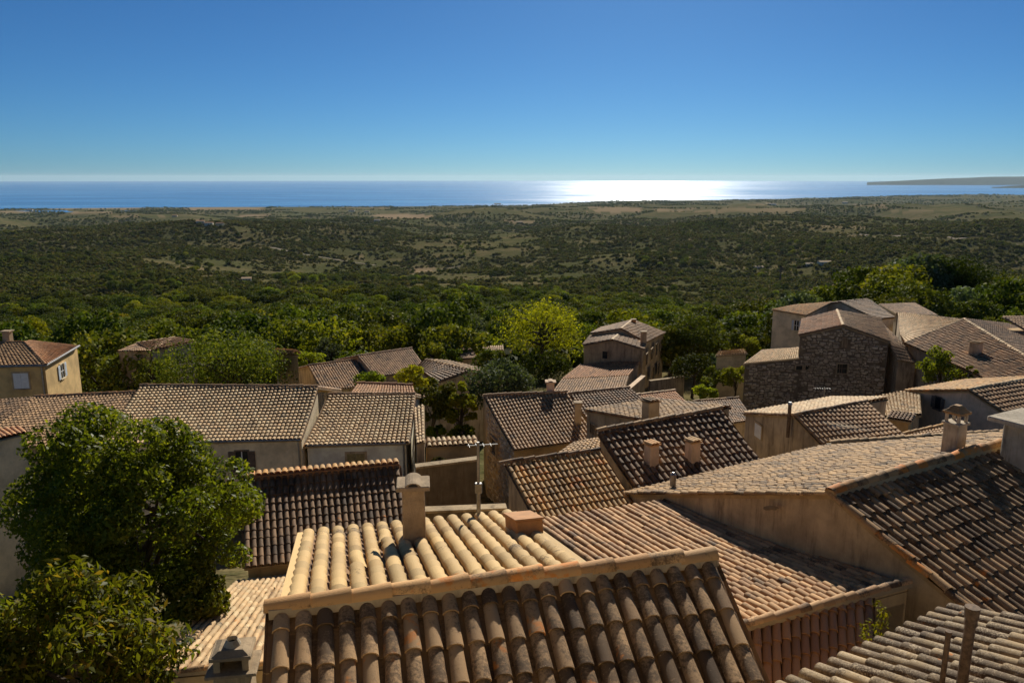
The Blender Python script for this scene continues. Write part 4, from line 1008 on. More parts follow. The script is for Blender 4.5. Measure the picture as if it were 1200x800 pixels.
# cream house behind
a, b = D(975, 353, 88), D(944, 369.5, 78)
q = [D(931, 357, 87), D(976, 353.5, 86), D(945, 369.5, 78), D(904, 362.5, 80)]
h, rs, T = cottage('cream house with blue-shuttered window behind the stone house', [q], ['tile_gold'], -24, 'p_cream', [26], [.48], seed=118)
window(h, T[0][3], T[0][2], (931, 375.5, 936, 387), frame='p_cream', pane='glass', shutters='blue_paint', bars=1)
a, b = D(985, 354, 84), D(1019, 351, 86)
h, rs, T = cottage('tower-like house with dark slate-grey roof behind the stone house', [[a, b, D(1049, 372, 79), D(1028, 374, 77)], [a, b, D(975, 357, 92), D(945, 360, 88)]], ['tile_dark', 'tile_dark'], -24, 'p_cream', [16, 14], [.48, .48], seed=120)
a, b = D(1030, 356.5, 97), D(1072, 355, 99)
cottage('far grey roof below the right-hand woodland', [[a, b, D(1100, 370, 90), D(1050, 367, 88)]], ['tile_grey'], -25, 'p_grey', [24], [.5], seed=123)
# big roof top right
rn, rfar = D(1240, 441, 55), D(1130, 374.5, 72)
q = [rn, rfar, D(1062, 403, 69), D(1166, 449, 55)]
h = thing('village_house', (38, 64, -21), 'big house on the right with dark tiled slope and white mortar ridges', 'house', 'old tiled village houses')
r21 = roof(h, q, 'tile_grey', cols=46, exp=.44, seed=125, n=5, jit=1.5, channels=False)
q2 = [rfar, rn, D(1290, 425, 62), D(1180, 380, 79)]
roof(h, q2, 'tile_dark', cols=40, exp=.48, seed=126, n=5, channels=False)
ridge(r21, rfar, rn, 'tile_pale', exp=.45, r=.16, indiv=False); ridge(r21, rfar, D(1060, 403, 69), 'tile_pale', exp=.45, r=.16, indiv=False)
q3 = [rfar, D(1052, 366, 84), D(1056, 393, 72), D(1062, 402.5, 69)]
roof(h, q3, 'tile_pale', cols=28, exp=.48, seed=127, n=5, channels=False, label='sunlit pinkish-grey slope beyond the white mortar line')
g = Geo(); body(g, q, -22.5, .1, .1, .15); body(g, q2, -22.5, .1, .1, .2); body(g, q3, -22.5, .1, .1, .15); g.obj('wall', M['p_grey'], h)
nn_ = unit(np.cross(q[1] - q[0], q[3] - q[0]))
r_ = ray(1143, 413); chimney(h, r_ * (nn_ @ q[0]) / (nn_ @ r_), .8, .7, .8, .6, mat='p_grey', cap='tiles', capmat='tile_lichen')
b0 = D(1198, 400, 70)
h = thing('village_house', (b0[0] + 2.5, b0[1], -22), 'brown house corner with chimney cut by the right edge', 'house', 'old tiled village houses')
g = Geo(); g.add(*bevbox((b0[0] + 2.6, b0[1] + 1, -18.5), (5, 5, 10), .3)); g.obj('wall', M['p_ochre'], h); chimney(h, (b0[0] + .55, b0[1] - .8, -13.6), .8, .7, 1.0, .3, mat='brick', cap='slab')
roof(h, [np.array([b0[0] + .2, b0[1] + 3.6, -12.5]), np.array([b0[0] + 5.4, b0[1] + 3.6, -12.5]), np.array([b0[0] + 5.4, b0[1] - 2.0, -13.45]), np.array([b0[0] + .2, b0[1] - 2.0, -13.45])], 'tile_brown', cols=20, exp=.48, seed=129, n=5, channels=False)
a, b = D(842, 412, 84), D(872, 409, 85)
cottage('pale cottage wall half hidden by trees left of the stone house', [[a, b, D(876, 414, 80), D(838, 417, 79)]], ['tile_pale'], -27, 'p_cream', [12], [.48], seed=131)

# ================================================================== GROUND, SEA, FAR LAND
az = np.radians(np.concatenate([np.arange(-80, -38, 2.0), np.arange(-38, 40, .11), np.arange(40, 81, 2.0)]))
rr = np.concatenate([[.5, 3, 6], np.geomspace(10, 9000, 300), [9600, 10500, 11500, 12500, 13500, 14500, 16000]])
AZ, RRg = np.meshgrid(az, rr, indexing='ij')
X = RRg * np.sin(AZ); Y = RRg * np.cos(AZ); Z = ground(X, Y)
X[:, 0] = 0; Y[:, 0] = -6; Z[:, 0] = -12.5
na, nr = AZ.shape
idx = np.arange(na * nr).reshape(na, nr)
Q = np.stack([idx[:-1, :-1], idx[:-1, 1:], idx[1:, 1:], idx[1:, :-1]], -1).reshape(-1, 4)[:, ::-1]
me = mesh('ground', np.stack([X.ravel(), Y.ravel(), Z.ravel()], 1), [Q], M['terrain'], None, True)
# ploughed and stubble fields of the coastal plain
fld = np.zeros(na * nr); Xf, Yf, Zf = X.ravel(), Y.ravel(), Z.ravel(); nz_ = n3(Xf / 60, Yf / 200)
dep = Yf * cT - Zf * sT; dep = np.where(dep > 1, dep, 1e9); spx = 600 + F * Xf / dep; spy = 400 - F * (Yf * sT + Zf * cT) / dep
FIELDS = ((55, 165, 242, 245.5), (75, 130, 248, 250.5), (0, 35, 247, 250), (222, 312, 242.5, 246.5), (270, 312, 251, 254), (130, 160, 253, 255, .7), (228, 265, 258, 260.5, .8), (180, 205, 252, 254, .6), (440, 505, 251.5, 256), (405, 455, 242, 244.5, .5), (600, 626, 259, 262.5),
          (690, 752, 243, 248.5), (770, 842, 245, 249, .8), (845, 945, 244, 249, .6), (880, 920, 238, 240.5, .9), (1000, 1045, 240, 242.5, .5), (1040, 1095, 246, 249, .5), (485, 513, 314, 320, .8), (925, 1058, 330, 345, .5), (880, 930, 320, 333, .4), (95, 235, 312, 326, .4), (395, 430, 300, 303, .5), (940, 1010, 264, 269, .45), (980, 1200, 275, 279, .35), (650, 760, 262, 264, .4), (330, 432, 303, 305, .3))
for f in FIELDS:
    w_ = (nz_ - .5); mk = (spx > f[0] + w_ * 24) & (spx < f[1] + w_ * 24) & (spy > f[2] + w_ * 1.6) & (spy < f[3] + w_ * 1.6)
    fld[mk] = np.maximum(fld[mk], f[4] if len(f) > 4 else 1.0)
at = me.attributes.new('field', 'FLOAT', 'POINT'); at.data.foreach_set('value', fld.astype(np.float32))
tag(link('ground', me), kind='structure')
TRK = []
def track(name, pts, wid):
    P = np.array([hit(*p) for p in pts]); L = np.linspace(0, len(P) - 1, 60); xs = np.interp(L, range(len(P)), P[:, 0]); ys = np.interp(L, range(len(P)), P[:, 1])
    xs = xs + (n3(xs / 40, ys / 40) - .5) * 6; TRK.append((xs, ys, wid)); dx, dy = np.gradient(xs), np.gradient(ys); l = np.hypot(dx, dy) + 1e-6; V = []
    for k in range(60):
        for sg in (-1, 1):
            x_, y_ = xs[k] - dy[k] / l[k] * wid / 2 * sg, ys[k] + dx[k] / l[k] * wid / 2 * sg; V.append((x_, y_, float(ground(x_, y_)) + .25))
    tag(link(name, mesh(name, V, [np.array([[2 * k, 2 * k + 1, 2 * k + 3, 2 * k + 2] for k in range(59)])], M['track'])), kind='structure')
track('track', ((318, 290), (345, 297), (385, 303), (440, 311)), 5)
track('track', ((985, 274), (1060, 277), (1120, 281), (1200, 284)), 5)
track('path', ((470, 326), (500, 318), (540, 312)), 3)
# sea
th = np.radians(np.linspace(-90, 90, 97)); V = [[0, 3000, SEA]] + [[57000 * math.sin(t), 3000 + 54000 * math.cos(t), SEA] for t in th]
tag(link('sea', mesh('sea', V, [np.array([[0, i + 2, i + 1] for i in range(96)])], M['sea'])), kind='structure')
# headland on the right horizon
def headland(name, px0, px1, d, top, seed, depth=4000):
    n_ = 60; V = []; vn = VN(seed)
    for k, (fz, dy) in enumerate(((0, -depth / 2), (.55, -depth * .3), (1, 0), (.5, depth * .3), (0, depth / 2))):
        for i in range(n_):
            u = i / (n_ - 1); px = px0 + (px1 - px0) * u
            x = (px - 600) / 933 * d * 1.0 * (1 + dy / d); hgt = np.interp(u, [p[0] for p in top], [p[1] for p in top])
            z = SEA - 3 + (hgt + 3) * fz * (1 + .18 * (float(vn(np.array(u * 14), np.array(k * 1.7))) - .5))
            V.append((x, d + dy, z))
    Q = [[k * n_ + i, k * n_ + i + 1, (k + 1) * n_ + i + 1, (k + 1) * n_ + i] for k in range(4) for i in range(n_ - 1)]
    tag(link(name, mesh(name, V, [np.array(Q)], M['headland'], None, True)), kind='structure')
headland('headland', 1008, 1420, 27000, ((0, 70), (.13, 140), (.24, 200), (.33, 250), (.45, 275), (.6, 285), (1, 290)), 7)
headland('cape', 1152, 1420, 19000, ((0, 4), (.15, 60), (.35, 110), (1, 160)), 9, 2500)

# ================================================================== TREES
def leafcloud(rng, cen, rad, nper, size, flat=.75, outw=.6, droop=0.0, slim=.42, fill=.35):
    """leaf-sized folded faces spread through clumps"""
    Vs = []; tn = []
    cen = np.asarray(cen, float)
    for c, r, m in zip(cen, rad, nper):
        d = rng.normal(size=(m, 3)); d /= np.linalg.norm(d, axis=1)[:, None]
        rr = r * (rng.uniform(fill, 1.08, m) ** .6)[:, None]
        P = c + d * rr * np.array([1, 1, flat])
        N = d * outw + rng.normal(size=(m, 3)) * .55 + np.array([0, 0, .25]); N /= np.linalg.norm(N, axis=1)[:, None]
        t = rng.normal(size=(m, 3)) + np.array([0, 0, -droop * 2.0]); t -= (t * N).sum(1)[:, None] * N; t /= np.linalg.norm(t, axis=1)[:, None]
        b = np.cross(N, t); l = size * rng.uniform(.6, 1.25, m)[:, None]
        Vs.append(np.stack([P - t * l * .5, P + b * l * slim * .5 - t * l * .05 + N * l * .07, P + t * l * .5 - N * l * .06 * (1 + droop), P - b * l * slim * .5 - t * l * .05 + N * l * .07], 1))
        tn.append(np.clip(rng.uniform(0, .55) + rng.uniform(0, .45, m), 0, .999))
    V = np.concatenate(Vs); return V.reshape(-1, 3), np.arange(len(V) * 4).reshape(-1, 4), np.concatenate(tn)
def crown_clumps(rng, rx, rz, n, rmin, rmax, lop=.25):
    out = []; rad = []
    lob = rng.normal(size=(5, 3)); lob /= np.linalg.norm(lob, axis=1)[:, None]
    while len(out) < n:
        d = rng.normal(size=3); d /= np.linalg.norm(d)
        if d[2] < -.65: continue
        k = 1 + lop * max((d @ l) for l in lob) * rng.uniform(.2, 1) - lop * .5
        q = rng.uniform(.45, 1.1) ** .5
        out.append(d * np.array([rx, rx, rz]) * q * k * .86); rad.append(rng.uniform(rmin, rmax))
    return np.array(out), np.array(rad)
def limbs(rng, base, top, targets, r):
    g = Geo(); base = np.asarray(base, float); top = np.asarray(top, float); m = lerp(base, top, .55) + rng.normal(0, .04, 3) * np.linalg.norm(top - base)
    g.add(*tube(base, m, r, r * .75, 9)); g.add(*tube(m, top, r * .75, r * .45, 8))
    for t in targets:
        s0 = lerp(m, top, rng.uniform(-.2, .9)); k = lerp(s0, t, .5) + np.array([0, 0, .08]) * np.linalg.norm(t - s0)
        g.add(*tube(s0, k, r * .38, r * .24, 6)); g.add(*tube(k, t, r * .24, r * .07, 5))
    return g
def big_tree(label, c, rx, rz, zb, leafm, ncl, nleaf, size, seed, rcl=(.22, .34), group=None, **kw):
    rng = np.random.RandomState(seed); c = np.asarray(c, float)
    t = thing('broadleaf_tree', (c[0], c[1], zb), label, 'tree', group)
    cl, rd = crown_clumps(rng, rx, rz, ncl, rx * rcl[0], rx * rcl[1], .5)
    V, Q, tn = leafcloud(rng, cl + c, rd, np.maximum(20, (nleaf * rd ** 2 / (rd ** 2).sum())).astype(int), size, **kw)
    link('crown', mesh('crown', V, [Q], M[leafm], tn), t)
    tg = [c + cl[i] * .85 for i in rng.choice(len(cl), min(26, len(cl)), replace=False)]
    limbs(rng, (c[0], c[1], zb), c + np.array([0, 0, rz * .35]), tg, max(.1, rx * .075)).obj('trunk', M['bark'], t)
    return t
c_ = D(150, 612, 20)
big_tree('large round dark green tree filling the left foreground', c_, 2.95, 3.0, -14.2, 'leaf_big', 95, 52000, .14, 1, (.13, .27), slim=.5, fill=.5)
c_ = D(86, 806, 9.4)
big_tree('leafy tree with long drooping leaves in the bottom left corner', c_, 1.48, 1.45, -13, 'leaf_front', 75, 16000, .12, 2, (.16, .30), slim=.36, droop=.55, fill=.2)
c_ = D(-10, 775, 10)
big_tree('lower left bush with reddish leaf tips cut by the photo edge', c_, 1.0, 1.0, -13, 'leaf_front', 40, 5000, .12, 3, (.2, .34), slim=.36, droop=.55, fill=.2)
c_ = D(226, 702, 18.8)
big_tree('low dark bush between the large round tree and the pale pinkish roof', c_, .95, .85, -13.6, 'leaf_big', 30, 7000, .14, 4, (.2, .32), slim=.5, fill=.4)
specials = [  # label, px, py centre, d, width px, height px, material, clumps, leaves
    ('wide rounded sunlit tree behind the long cream house', 265, 424, 60, 170, 72, 'leaf_mid', 90, 8000),
    ('bush at the left foot of the wide rounded tree', 180, 440, 62, 50, 40, 'leaf_mid', 30, 2000),
    ('tall yellow-green tree beside the derelict farmhouse', 636, 392, 104, 104, 82, 'leaf_yellow', 80, 5500),
    ('deep green tree in front of the tall yellow-green tree', 640, 430, 97, 74, 36, 'leaf_mid', 50, 3500),
    ('grey-green olive tree above the centre house', 592, 450, 50, 100, 62, 'leaf_olive', 60, 5000),
    ('small bright green tree between the white house and the rubble gable', 541, 476, 47, 42, 62, 'leaf_lime', 30, 2200),
    ('dark fruit tree right of the white house', 512, 468, 48, 54, 62, 'leaf_mid', 40, 2600),
    ('round yellow-tinged shrub over the white house ridge', 487, 444, 53, 46, 34, 'leaf_yellow', 26, 1600),
    ('green shrub growing against the striped cottage eave', 432, 445, 56, 42, 22, 'leaf_lime', 22, 1300),
    ('low bush in the courtyard by the ochre wall', 512, 507, 46, 30, 22, 'leaf_lime', 18, 1200),
    ('second low bush in the courtyard under the rubble gable', 541, 508, 45, 34, 20, 'leaf_mid', 18, 1200),
    ('rusty grass tuft behind the ochre courtyard wall', 514, 545, 38, 30, 18, 'leaf_brown', 14, 900),
    ('big dark tree right of the derelict farmhouse', 815, 396, 100, 76, 74, 'leaf_dark', 60, 4500),
    ('small round bush in the yard right of the farmhouse', 824, 462, 62, 36, 30, 'leaf_lime', 20, 1500),
    ('bright bush left of the low stone wing', 862, 440, 76, 38, 34, 'leaf_lime', 24, 1500),
    ('yellow-green tree growing between the stone house and the big roof', 1104, 430, 60, 50, 52, 'leaf_lime', 34, 2600),
    ('thin climbing plant on the wall below the big dark roof', 1136, 440, 58, 22, 26, 'leaf_lime', 10, 600),
    ('large spreading tree on the far right behind the village', 1122, 334, 150, 124, 76, 'leaf_dark', 110, 14000),
    ('second spreading tree at the right edge', 1184, 350, 140, 100, 62, 'leaf_mid', 90, 9000),
    ('tree at the right edge above the brown house corner', 1160, 385, 120, 60, 36, 'leaf_dark', 40, 2600),
    ('lone round dark tree in the scrubland behind the stone house', 915, 316, 330, 30, 26, 'leaf_dark', 24, 1300),
    ('bright bush behind the yellow-topped cream house', 870, 408, 105, 50, 30, 'leaf_lime', 24, 1500),
    ('shiny bush left of the cream house', 845, 425, 92, 34, 24, 'leaf_olive', 20, 1200),
    ('pale grey-green domed tree above the striped cottage', 532, 396, 100, 46, 32, 'leaf_olive', 30, 2000),
    ('brownish bare-looking shrub above the striped cottage', 462, 402, 92, 46, 24, 'leaf_brown', 24, 1500),
    ('yellow-green bush right of the striped cottage', 505, 413, 80, 40, 24, 'leaf_lime', 24, 1500),
    ('dark bush next to the tiny cottage roofs', 530, 418, 78, 26, 22, 'leaf_mid', 18, 1100),
    ('autumn-tinted tree above the yellow house', 37, 384, 90, 42, 26, 'leaf_yellow', 24, 1500),
    ('grey-green shrub left of the striped cottages', 385, 412, 82, 40, 28, 'leaf_olive', 24, 1500),
    ('dark bush before the tiny flat-topped cottage', 575, 424, 76, 46, 26, 'leaf_mid', 24, 1800),
    ('dark tree over the yard right of the farmhouse', 812, 434, 84, 56, 44, 'leaf_dark', 34, 3000),
    ('small dark tree beside the pale cottage wall', 838, 446, 78, 34, 40, 'leaf_mid', 24, 2000),
    ('lime bush behind the outbuilding with white edges', 362, 424, 74, 42, 28, 'leaf_lime', 24, 1500),
]
for i, (lb, px, py, d, wp, hp, mt, ncl, nl) in enumerate(specials):
    if d > 190: q_ = hit(px, py + hp * .55); d = q_[1] * cT - q_[2] * sT
    c = D(px, py, d); k = d / 933
    rx = wp * k / 2 * .92; rz = hp * k / 2 * .95
    big_tree(lb, c, rx, rz, min(g1(c) - .2, c[2] - rz * .9), mt, ncl, nl, max(.22, min(1.3, 2.8 * k)), 50 + i, slim=.62)
# sapling in the gutter corner of the ochre wall
b0 = D(1031, 748, 13.9)
t = thing('sapling', b0 - np.array([0, 0, .1]), 'yellow-green sapling sprouting in front of the ochre wall', 'sapling')
rng = np.random.RandomState(8); cl = []
g = Geo(); g.add(*tube(b0 - np.array([0, 0, .5]), b0 + np.array([0, 0, .55]), .016, .006, 6)); g.add(*tube(b0 + np.array([0, 0, -.1]), b0 + np.array([-.28, -.05, .25]), .010, .005, 5)); g.obj('trunk', M['bark'], t)
cl = [b0 + np.array([rng.uniform(-.1, .1), rng.uniform(-.1, .1), z]) for z in np.linspace(-.1, .6, 9)] + [b0 + np.array([-.26 + rng.uniform(-.05, .05), -.05, z]) for z in (.05, .15, .25, .3)]
V, Q, tn = leafcloud(rng, cl, [.11] * 13, [16] * 13, .085, slim=.5); link('crown', mesh('crown', V, [Q], M['leaf_yellow'], tn), t)

# woodland prototypes: unit crowns (radius 1) with a trunk, copied as single trees
protos = {}
def proto(key, mt, seed, rz=.85, ncl=34, nl=2600, size=.135, lop=.3):
    rng = np.random.RandomState(seed); cl, rd = crown_clumps(rng, 1.0, rz, ncl, .24, .40, lop)
    V, Q, tn = leafcloud(rng, cl, rd, np.maximum(12, nl * rd ** 2 / (rd ** 2).sum()).astype(int), size, slim=.62)
    g = limbs(rng, (0, 0, -rz * 1.35), (0, 0, rz * .3), [cl[i] * .8 for i in range(6)], .07)
    TVv = np.concatenate(g.V); TQ_ = np.concatenate(g.Q); TT_ = np.concatenate(g.T)
    n0 = len(V); polys = [Q, TQ_ + n0, TT_ + n0]
    nf = len(Q) + len(TQ_) + len(TT_); mi = np.zeros(nf, int); mi[len(Q):] = 1
    return mesh(key, np.concatenate([V, TVv]), polys, [M[mt], M['bark']], np.concatenate([tn, np.zeros(nf - len(Q))]), False, mi)
KIND = {'leaf_dark': ('evergreen_oak', 'dark green round-crowned tree in the wood below the village'),
        'leaf_mid': ('broadleaf_tree', 'mid green leafy tree in the wood below the village'),
        'leaf_lime': ('young_tree', 'bright yellow-green tree in the wood below the village'),
        'leaf_olive': ('olive_tree', 'grey-green tree in the wood below the village'),
        'leaf_yellow': ('autumn_tree', 'yellowing tree in the wood below the village')}
for mt in KIND: protos[mt] = [proto('crown_' + mt[5:], mt, 200 + i * 7 + hash(mt[-2:]) % 1, rz=(.8, .95, .7)[i]) for i in range(3)]
rng = np.random.RandomState(77)
placed = []
def blocked(x, y):   # keep the village, its lanes and the built things free
    r = math.hypot(x, y); a = math.degrees(math.atan2(x, y))
    if r < 68: return True
    if r < 112 and 4 < a < 9.5: return True
    if r < 97 and 3.5 < a < 16: return True
    if r < 120 and -2.5 < a < 6: return True
    if r < 78 and a < -1: return True
    if r < 108 and 15.5 < a < 40: return True
    if r < 74 and -14 < a < -1: return True
    if r < 90 and -26 < a < -22.5: return True
    if r < 70 and a < -27: return True
    return False
tries = 0
while len(placed) < 278 and tries < 60000:
    tries += 1
    a = math.radians(rng.uniform(-36, 36)); r = math.exp(rng.uniform(math.log(72), math.log(330)))
    x, y = r * math.sin(a), r * math.cos(a)
    if blocked(x, y): continue
    ad = math.degrees(a)
    dens = 1.0 if r < 190 else .75
    if r > 200: dens *= 1.0 if n2(x / 90 + 5, y / 120) > (.46 if ad < -3 else .56) else .06
    if 2 < ad < 21 and r > 170: dens *= .55
    if ad > 23 and r < 260: dens = 1.0
    if rng.rand() > dens: continue
    rad = rng.choice([rng.uniform(1.8, 2.8), rng.uniform(2.8, 4.2), rng.uniform(4.0, 5.6)], p=[.22, .43, .35]) * (1 + .2 * (r > 130))
    if any((x - q[0]) ** 2 + (y - q[1]) ** 2 < (.66 * (rad + q[2])) ** 2 for q in placed): continue
    placed.append((x, y, rad))
placed.sort(key=lambda q: q[0] ** 2 + q[1] ** 2)
mts = ['leaf_dark', 'leaf_mid', 'leaf_lime', 'leaf_olive', 'leaf_yellow']
for (x, y, rad) in placed:
    r = math.hypot(x, y)
    mt = rng.choice(mts, p=[.36, .40, .12, .08, .04]); pm = protos[mt][rng.randint(3)]
    nm, lb = KIND[mt]; ad = math.degrees(math.atan2(x, y))
    zone = next(t for lim_, t in ((-24, 'behind the yellow house'), (-15, 'behind the rounded tree'), (-4, 'behind the striped cottages'), (3.5, 'around the yellow tree'), (12, 'behind the derelict farmhouse'), (21, 'beside the cream house'), (90, 'behind the big roof')) if ad < lim_)
    deep = 'at near edge of wood ' if r < 125 else ('deep in wood ' if r < 200 else 'at far edge of wood ')
    lb = lb.split(' in the wood')[0] + ' ' + deep + zone
    z = g1((x, y)); o = link(nm, pm)
    hz = rad * rng.uniform(.75, 1.15)
    o.location = (x, y, z + hz * 1.0); o.scale = (rad, rad, hz); o.rotation_euler = (0, 0, rng.uniform(0, 6.28))
    tag(o, lb, 'tree', lb.split(' at near ')[0].split(' at far ')[0].split(' deep ')[0] + 's ' + deep + zone)

# scrub and farther woods: points carrying small bushes (geometry nodes, uncountable)
def scatter(name, P, S, meshes, seed):
    me = bpy.data.meshes.new(name); me.vertices.add(len(P)); me.vertices.foreach_set('co', np.asarray(P, np.float32).ravel())
    a = me.attributes.new('s', 'FLOAT', 'POINT'); a.data.foreach_set('value', np.asarray(S, np.float32))
    o = link(name, me); o['kind'] = 'stuff'
    ng = bpy.data.node_groups.new(name, 'GeometryNodeTree')
    ng.interface.new_socket('Geometry', in_out='INPUT', socket_type='NodeSocketGeometry'); ng.interface.new_socket('Geometry', in_out='OUTPUT', socket_type='NodeSocketGeometry')
    gi = ng.nodes.new('NodeGroupInput'); go = ng.nodes.new('NodeGroupOutput')
    ip = ng.nodes.new('GeometryNodeInstanceOnPoints'); ip.inputs['Pick Instance'].default_value = True
    gcol = ng.nodes.new('GeometryNodeGeometryToInstance')
    for m_ in reversed(meshes):
        mp = ng.nodes.new('GeometryNodeObjectInfo')
        src = m_; mp.inputs['Object'].default_value = src
        mp.inputs['As Instance'].default_value = True
        ng.links.new(mp.outputs['Geometry'], gcol.inputs[0])
    at_ = ng.nodes.new('GeometryNodeInputNamedAttribute'); at_.data_type = 'FLOAT'; at_.inputs['Name'].default_value = 's'
    rv = ng.nodes.new('FunctionNodeRandomValue'); rv.data_type = 'FLOAT_VECTOR'; rv.inputs[0].default_value = (0, 0, 0); rv.inputs[1].default_value = (0, 0, 6.28)
    ri = ng.nodes.new('FunctionNodeRandomValue'); ri.data_type = 'INT'; ri.inputs[4].default_value = 0; ri.inputs[5].default_value = len(meshes) - 1; ri.inputs['Seed'].default_value = seed
    ng.links.new(gi.outputs[0], ip.inputs['Points']); ng.links.new(gcol.outputs[0], ip.inputs['Instance'])
    ng.links.new(at_.outputs[0], ip.inputs['Scale']); ng.links.new(rv.outputs[0], ip.inputs['Rotation']); ng.links.new(ri.outputs[2], ip.inputs['Instance Index'])
    ng.links.new(ip.outputs[0], go.inputs[0])
    md = o.modifiers.new('scatter', 'NODES'); md.node_group = ng
    return o
def bush_mesh(name, mt, seed, ncl=7, nl=150, size=.55, rz=.6):
    rng = np.random.RandomState(seed); cl, rd = crown_clumps(rng, .8, rz, ncl, .35, .6, .3)
    V, Q, tn = leafcloud(rng, cl, rd, [nl // ncl] * ncl, size, slim=.8)
    return mesh(name, V, [Q], M[mt], tn)
# the source bushes are themselves planted on the hillside, in view
def plant(meshname, mt, seed, px, r, sc, label, **k):
    a = math.atan((px - 600) / 933); x, y = r * math.sin(a), r * math.cos(a)
    o = link('bush', bush_mesh(meshname, mt, seed, **k)); o.location = (x, y, g1((x, y)) + sc * .3); o.scale = (sc, sc, sc)
    tag(o, label, 'bush', 'bushes of the hillside'); return o
FW = 26000
rng = np.random.RandomState(19)
a = np.radians(rng.uniform(-38, 38, FW)); r = np.exp(rng.uniform(math.log(170), math.log(1100), FW)); x, y = r * np.sin(a), r * np.cos(a); ad = np.degrees(a)
w_ = n2(x / 110 + 5, y / 150) * .55 + n1(x / 420 + 1, y / 330) * .5
lim = np.interp(ad, [-36, -14, -6, 4, 12, 36], [.30, .36, .46, .50, .46, .42]) + np.clip((r - 300) / 900, 0, .5) * .5
keep = (w_ > lim) & (rng.rand(FW) < .13 * np.clip(r / 300, .5, 1.6))
x, y, r = x[keep], y[keep], r[keep]; s = rng.uniform(3.0, 6.0, len(x))
first = {}
for ob in list(C.objects):
    if ob.get('category') == 'tree' and ob.type == 'MESH': first.setdefault(ob.data.name, ob)
gp = []
for (bx0, bx1, by0, by1, cnt, s0, s1) in ((745, 835, 290, 318, 60, 3.0, 5.5), (835, 1005, 284, 304, 90, 2.6, 5.0), (870, 1010, 305, 326, 50, 2.0, 3.6), (200, 268, 296, 322, 45, 2.6, 4.6), (120, 205, 322, 345, 40, 2.6, 4.6), (525, 566, 276, 302, 26, 2.4, 4.2), (0, 110, 292, 312, 60, 3, 5), (600, 720, 322, 345, 40, 2, 3.6), (890, 960, 338, 356, 26, 3, 4.6), (700, 800, 335, 360, 36, 2.4, 4.2), (200, 420, 330, 350, 60, 2.4, 4.2)):
    for _ in range(cnt):
        u_, v_ = rng.uniform(-1, 1, 2)
        if u_ * u_ + v_ * v_ > 1: continue
        q_ = hit((bx0 + bx1) / 2 + u_ * (bx1 - bx0) / 2, (by0 + by1) / 2 + v_ * (by1 - by0) / 2); gp.append((q_[0], q_[1], rng.uniform(s0, s1)))
gp = np.array(gp); x = np.concatenate([x, gp[:, 0]]); y = np.concatenate([y, gp[:, 1]]); s = np.concatenate([s, gp[:, 2]])
scatter('woodland', np.stack([x, y, ground(x, y) + s * .9], 1), s, [o for k, o in first.items() if k.startswith(('crown_dark', 'crown_mid'))] + [o for k, o in first.items() if k.startswith('crown_lime')][:1], 9)
def clear(x, y):
    z_ = ground(x, y); dp = np.maximum(y * cT - z_ * sT, 1); sx = 600 + F * x / dp; sy = 400 - F * (y * sT + z_ * cT) / dp; ok = np.ones(len(x), bool)
    for f in FIELDS:
        if f[4:] and f[4] < .6: continue
        ok &= ~((sx > f[0]) & (sx < f[1]) & (sy > f[2]) & (sy < f[3]))
    for xs_, ys_, w_ in TRK:
        m_ = np.where((x > xs_.min() - 20) & (x < xs_.max() + 20) & (y > ys_.min() - 20) & (y < ys_.max() + 20))[0]
        if len(m_): ok[m_] &= (np.hypot(x[m_, None] - xs_[None], y[m_, None] - ys_[None]).min(1) > w_ * .5 + 3.5)
    return ok
bushes = [plant('bush_a', 'leaf_scrub', 301, 560, 452, 1.9, 'dull olive bush on the hillside up and left of the yellow tree'), plant('bush_b', 'leaf_scrub', 302, 705, 456, 1.9, 'dull olive bush on the hillside above the derelict farmhouse'),
          plant('bush_c', 'leaf_dark', 303, 480, 470, 2.2, 'dark green bush on the hillside beyond the wood'), plant('bush_d', 'leaf_mid', 304, 770, 466, 2.2, 'fresh green bush on the hillside beyond the wood')]
rng = np.random.RandomState(5)
N = 520000
a = np.radians(rng.uniform(-38, 38, N)); r = np.exp(rng.uniform(math.log(110), math.log(3600), N))
x, y = r * np.sin(a), r * np.cos(a)
dn_ = n2(x / 75, y / 75) * .45 + n3(x / 22, y / 22) * .35 + n1(x / 330, y / 380) * .45
keep = (dn_ > rng.uniform(.37, .73, N)) & (rng.rand(N) < np.clip(.2 + r / 700, 0, 1) * np.clip(1.15 - (r / 4200) ** 2, .2, 1))
keep &= ~((r < 112) & (np.degrees(a) > 3)); keep &= clear(x, y)
x, y, r, a = x[keep], y[keep], r[keep], a[keep]; s = (.45 + 2.3 * rng.rand(len(x)) ** 3.2) * (1 + r / 2200)
P = np.stack([x, y, ground(x, y) + s * .25], 1)
scatter('scrub', P, s, bushes[:3] + [bushes[0]], 3)
# clumps of far woodland along valleys and between fields
N = 210000
a = np.radians(rng.uniform(-38, 38, N)); r = np.exp(rng.uniform(math.log(330), math.log(13000), N)); x, y = r * np.sin(a), r * np.cos(a)
kk = n1(x / 520 + 3.3, y / 640 + 7.1); v = n2(x / 210 + 9, y / 150) * .6 + n4(x / 620 + 2, y / 330) * .6
keep = (v > np.interp(r, [300, 900, 2000, 3500, 13000], [.82, .80, .71, .61, .57])) & (ground(x, y) > SEA + .6) & (rng.rand(N) < .8) & clear(x, y)
x, y, r = x[keep], y[keep], r[keep]; s = rng.uniform(1.6, 3.6, len(x)) * (1 + r / 6000)
scatter('far_woods', np.stack([x, y, ground(x, y) + s * .5], 1), s, [bushes[2], bushes[3], bushes[2]], 4)

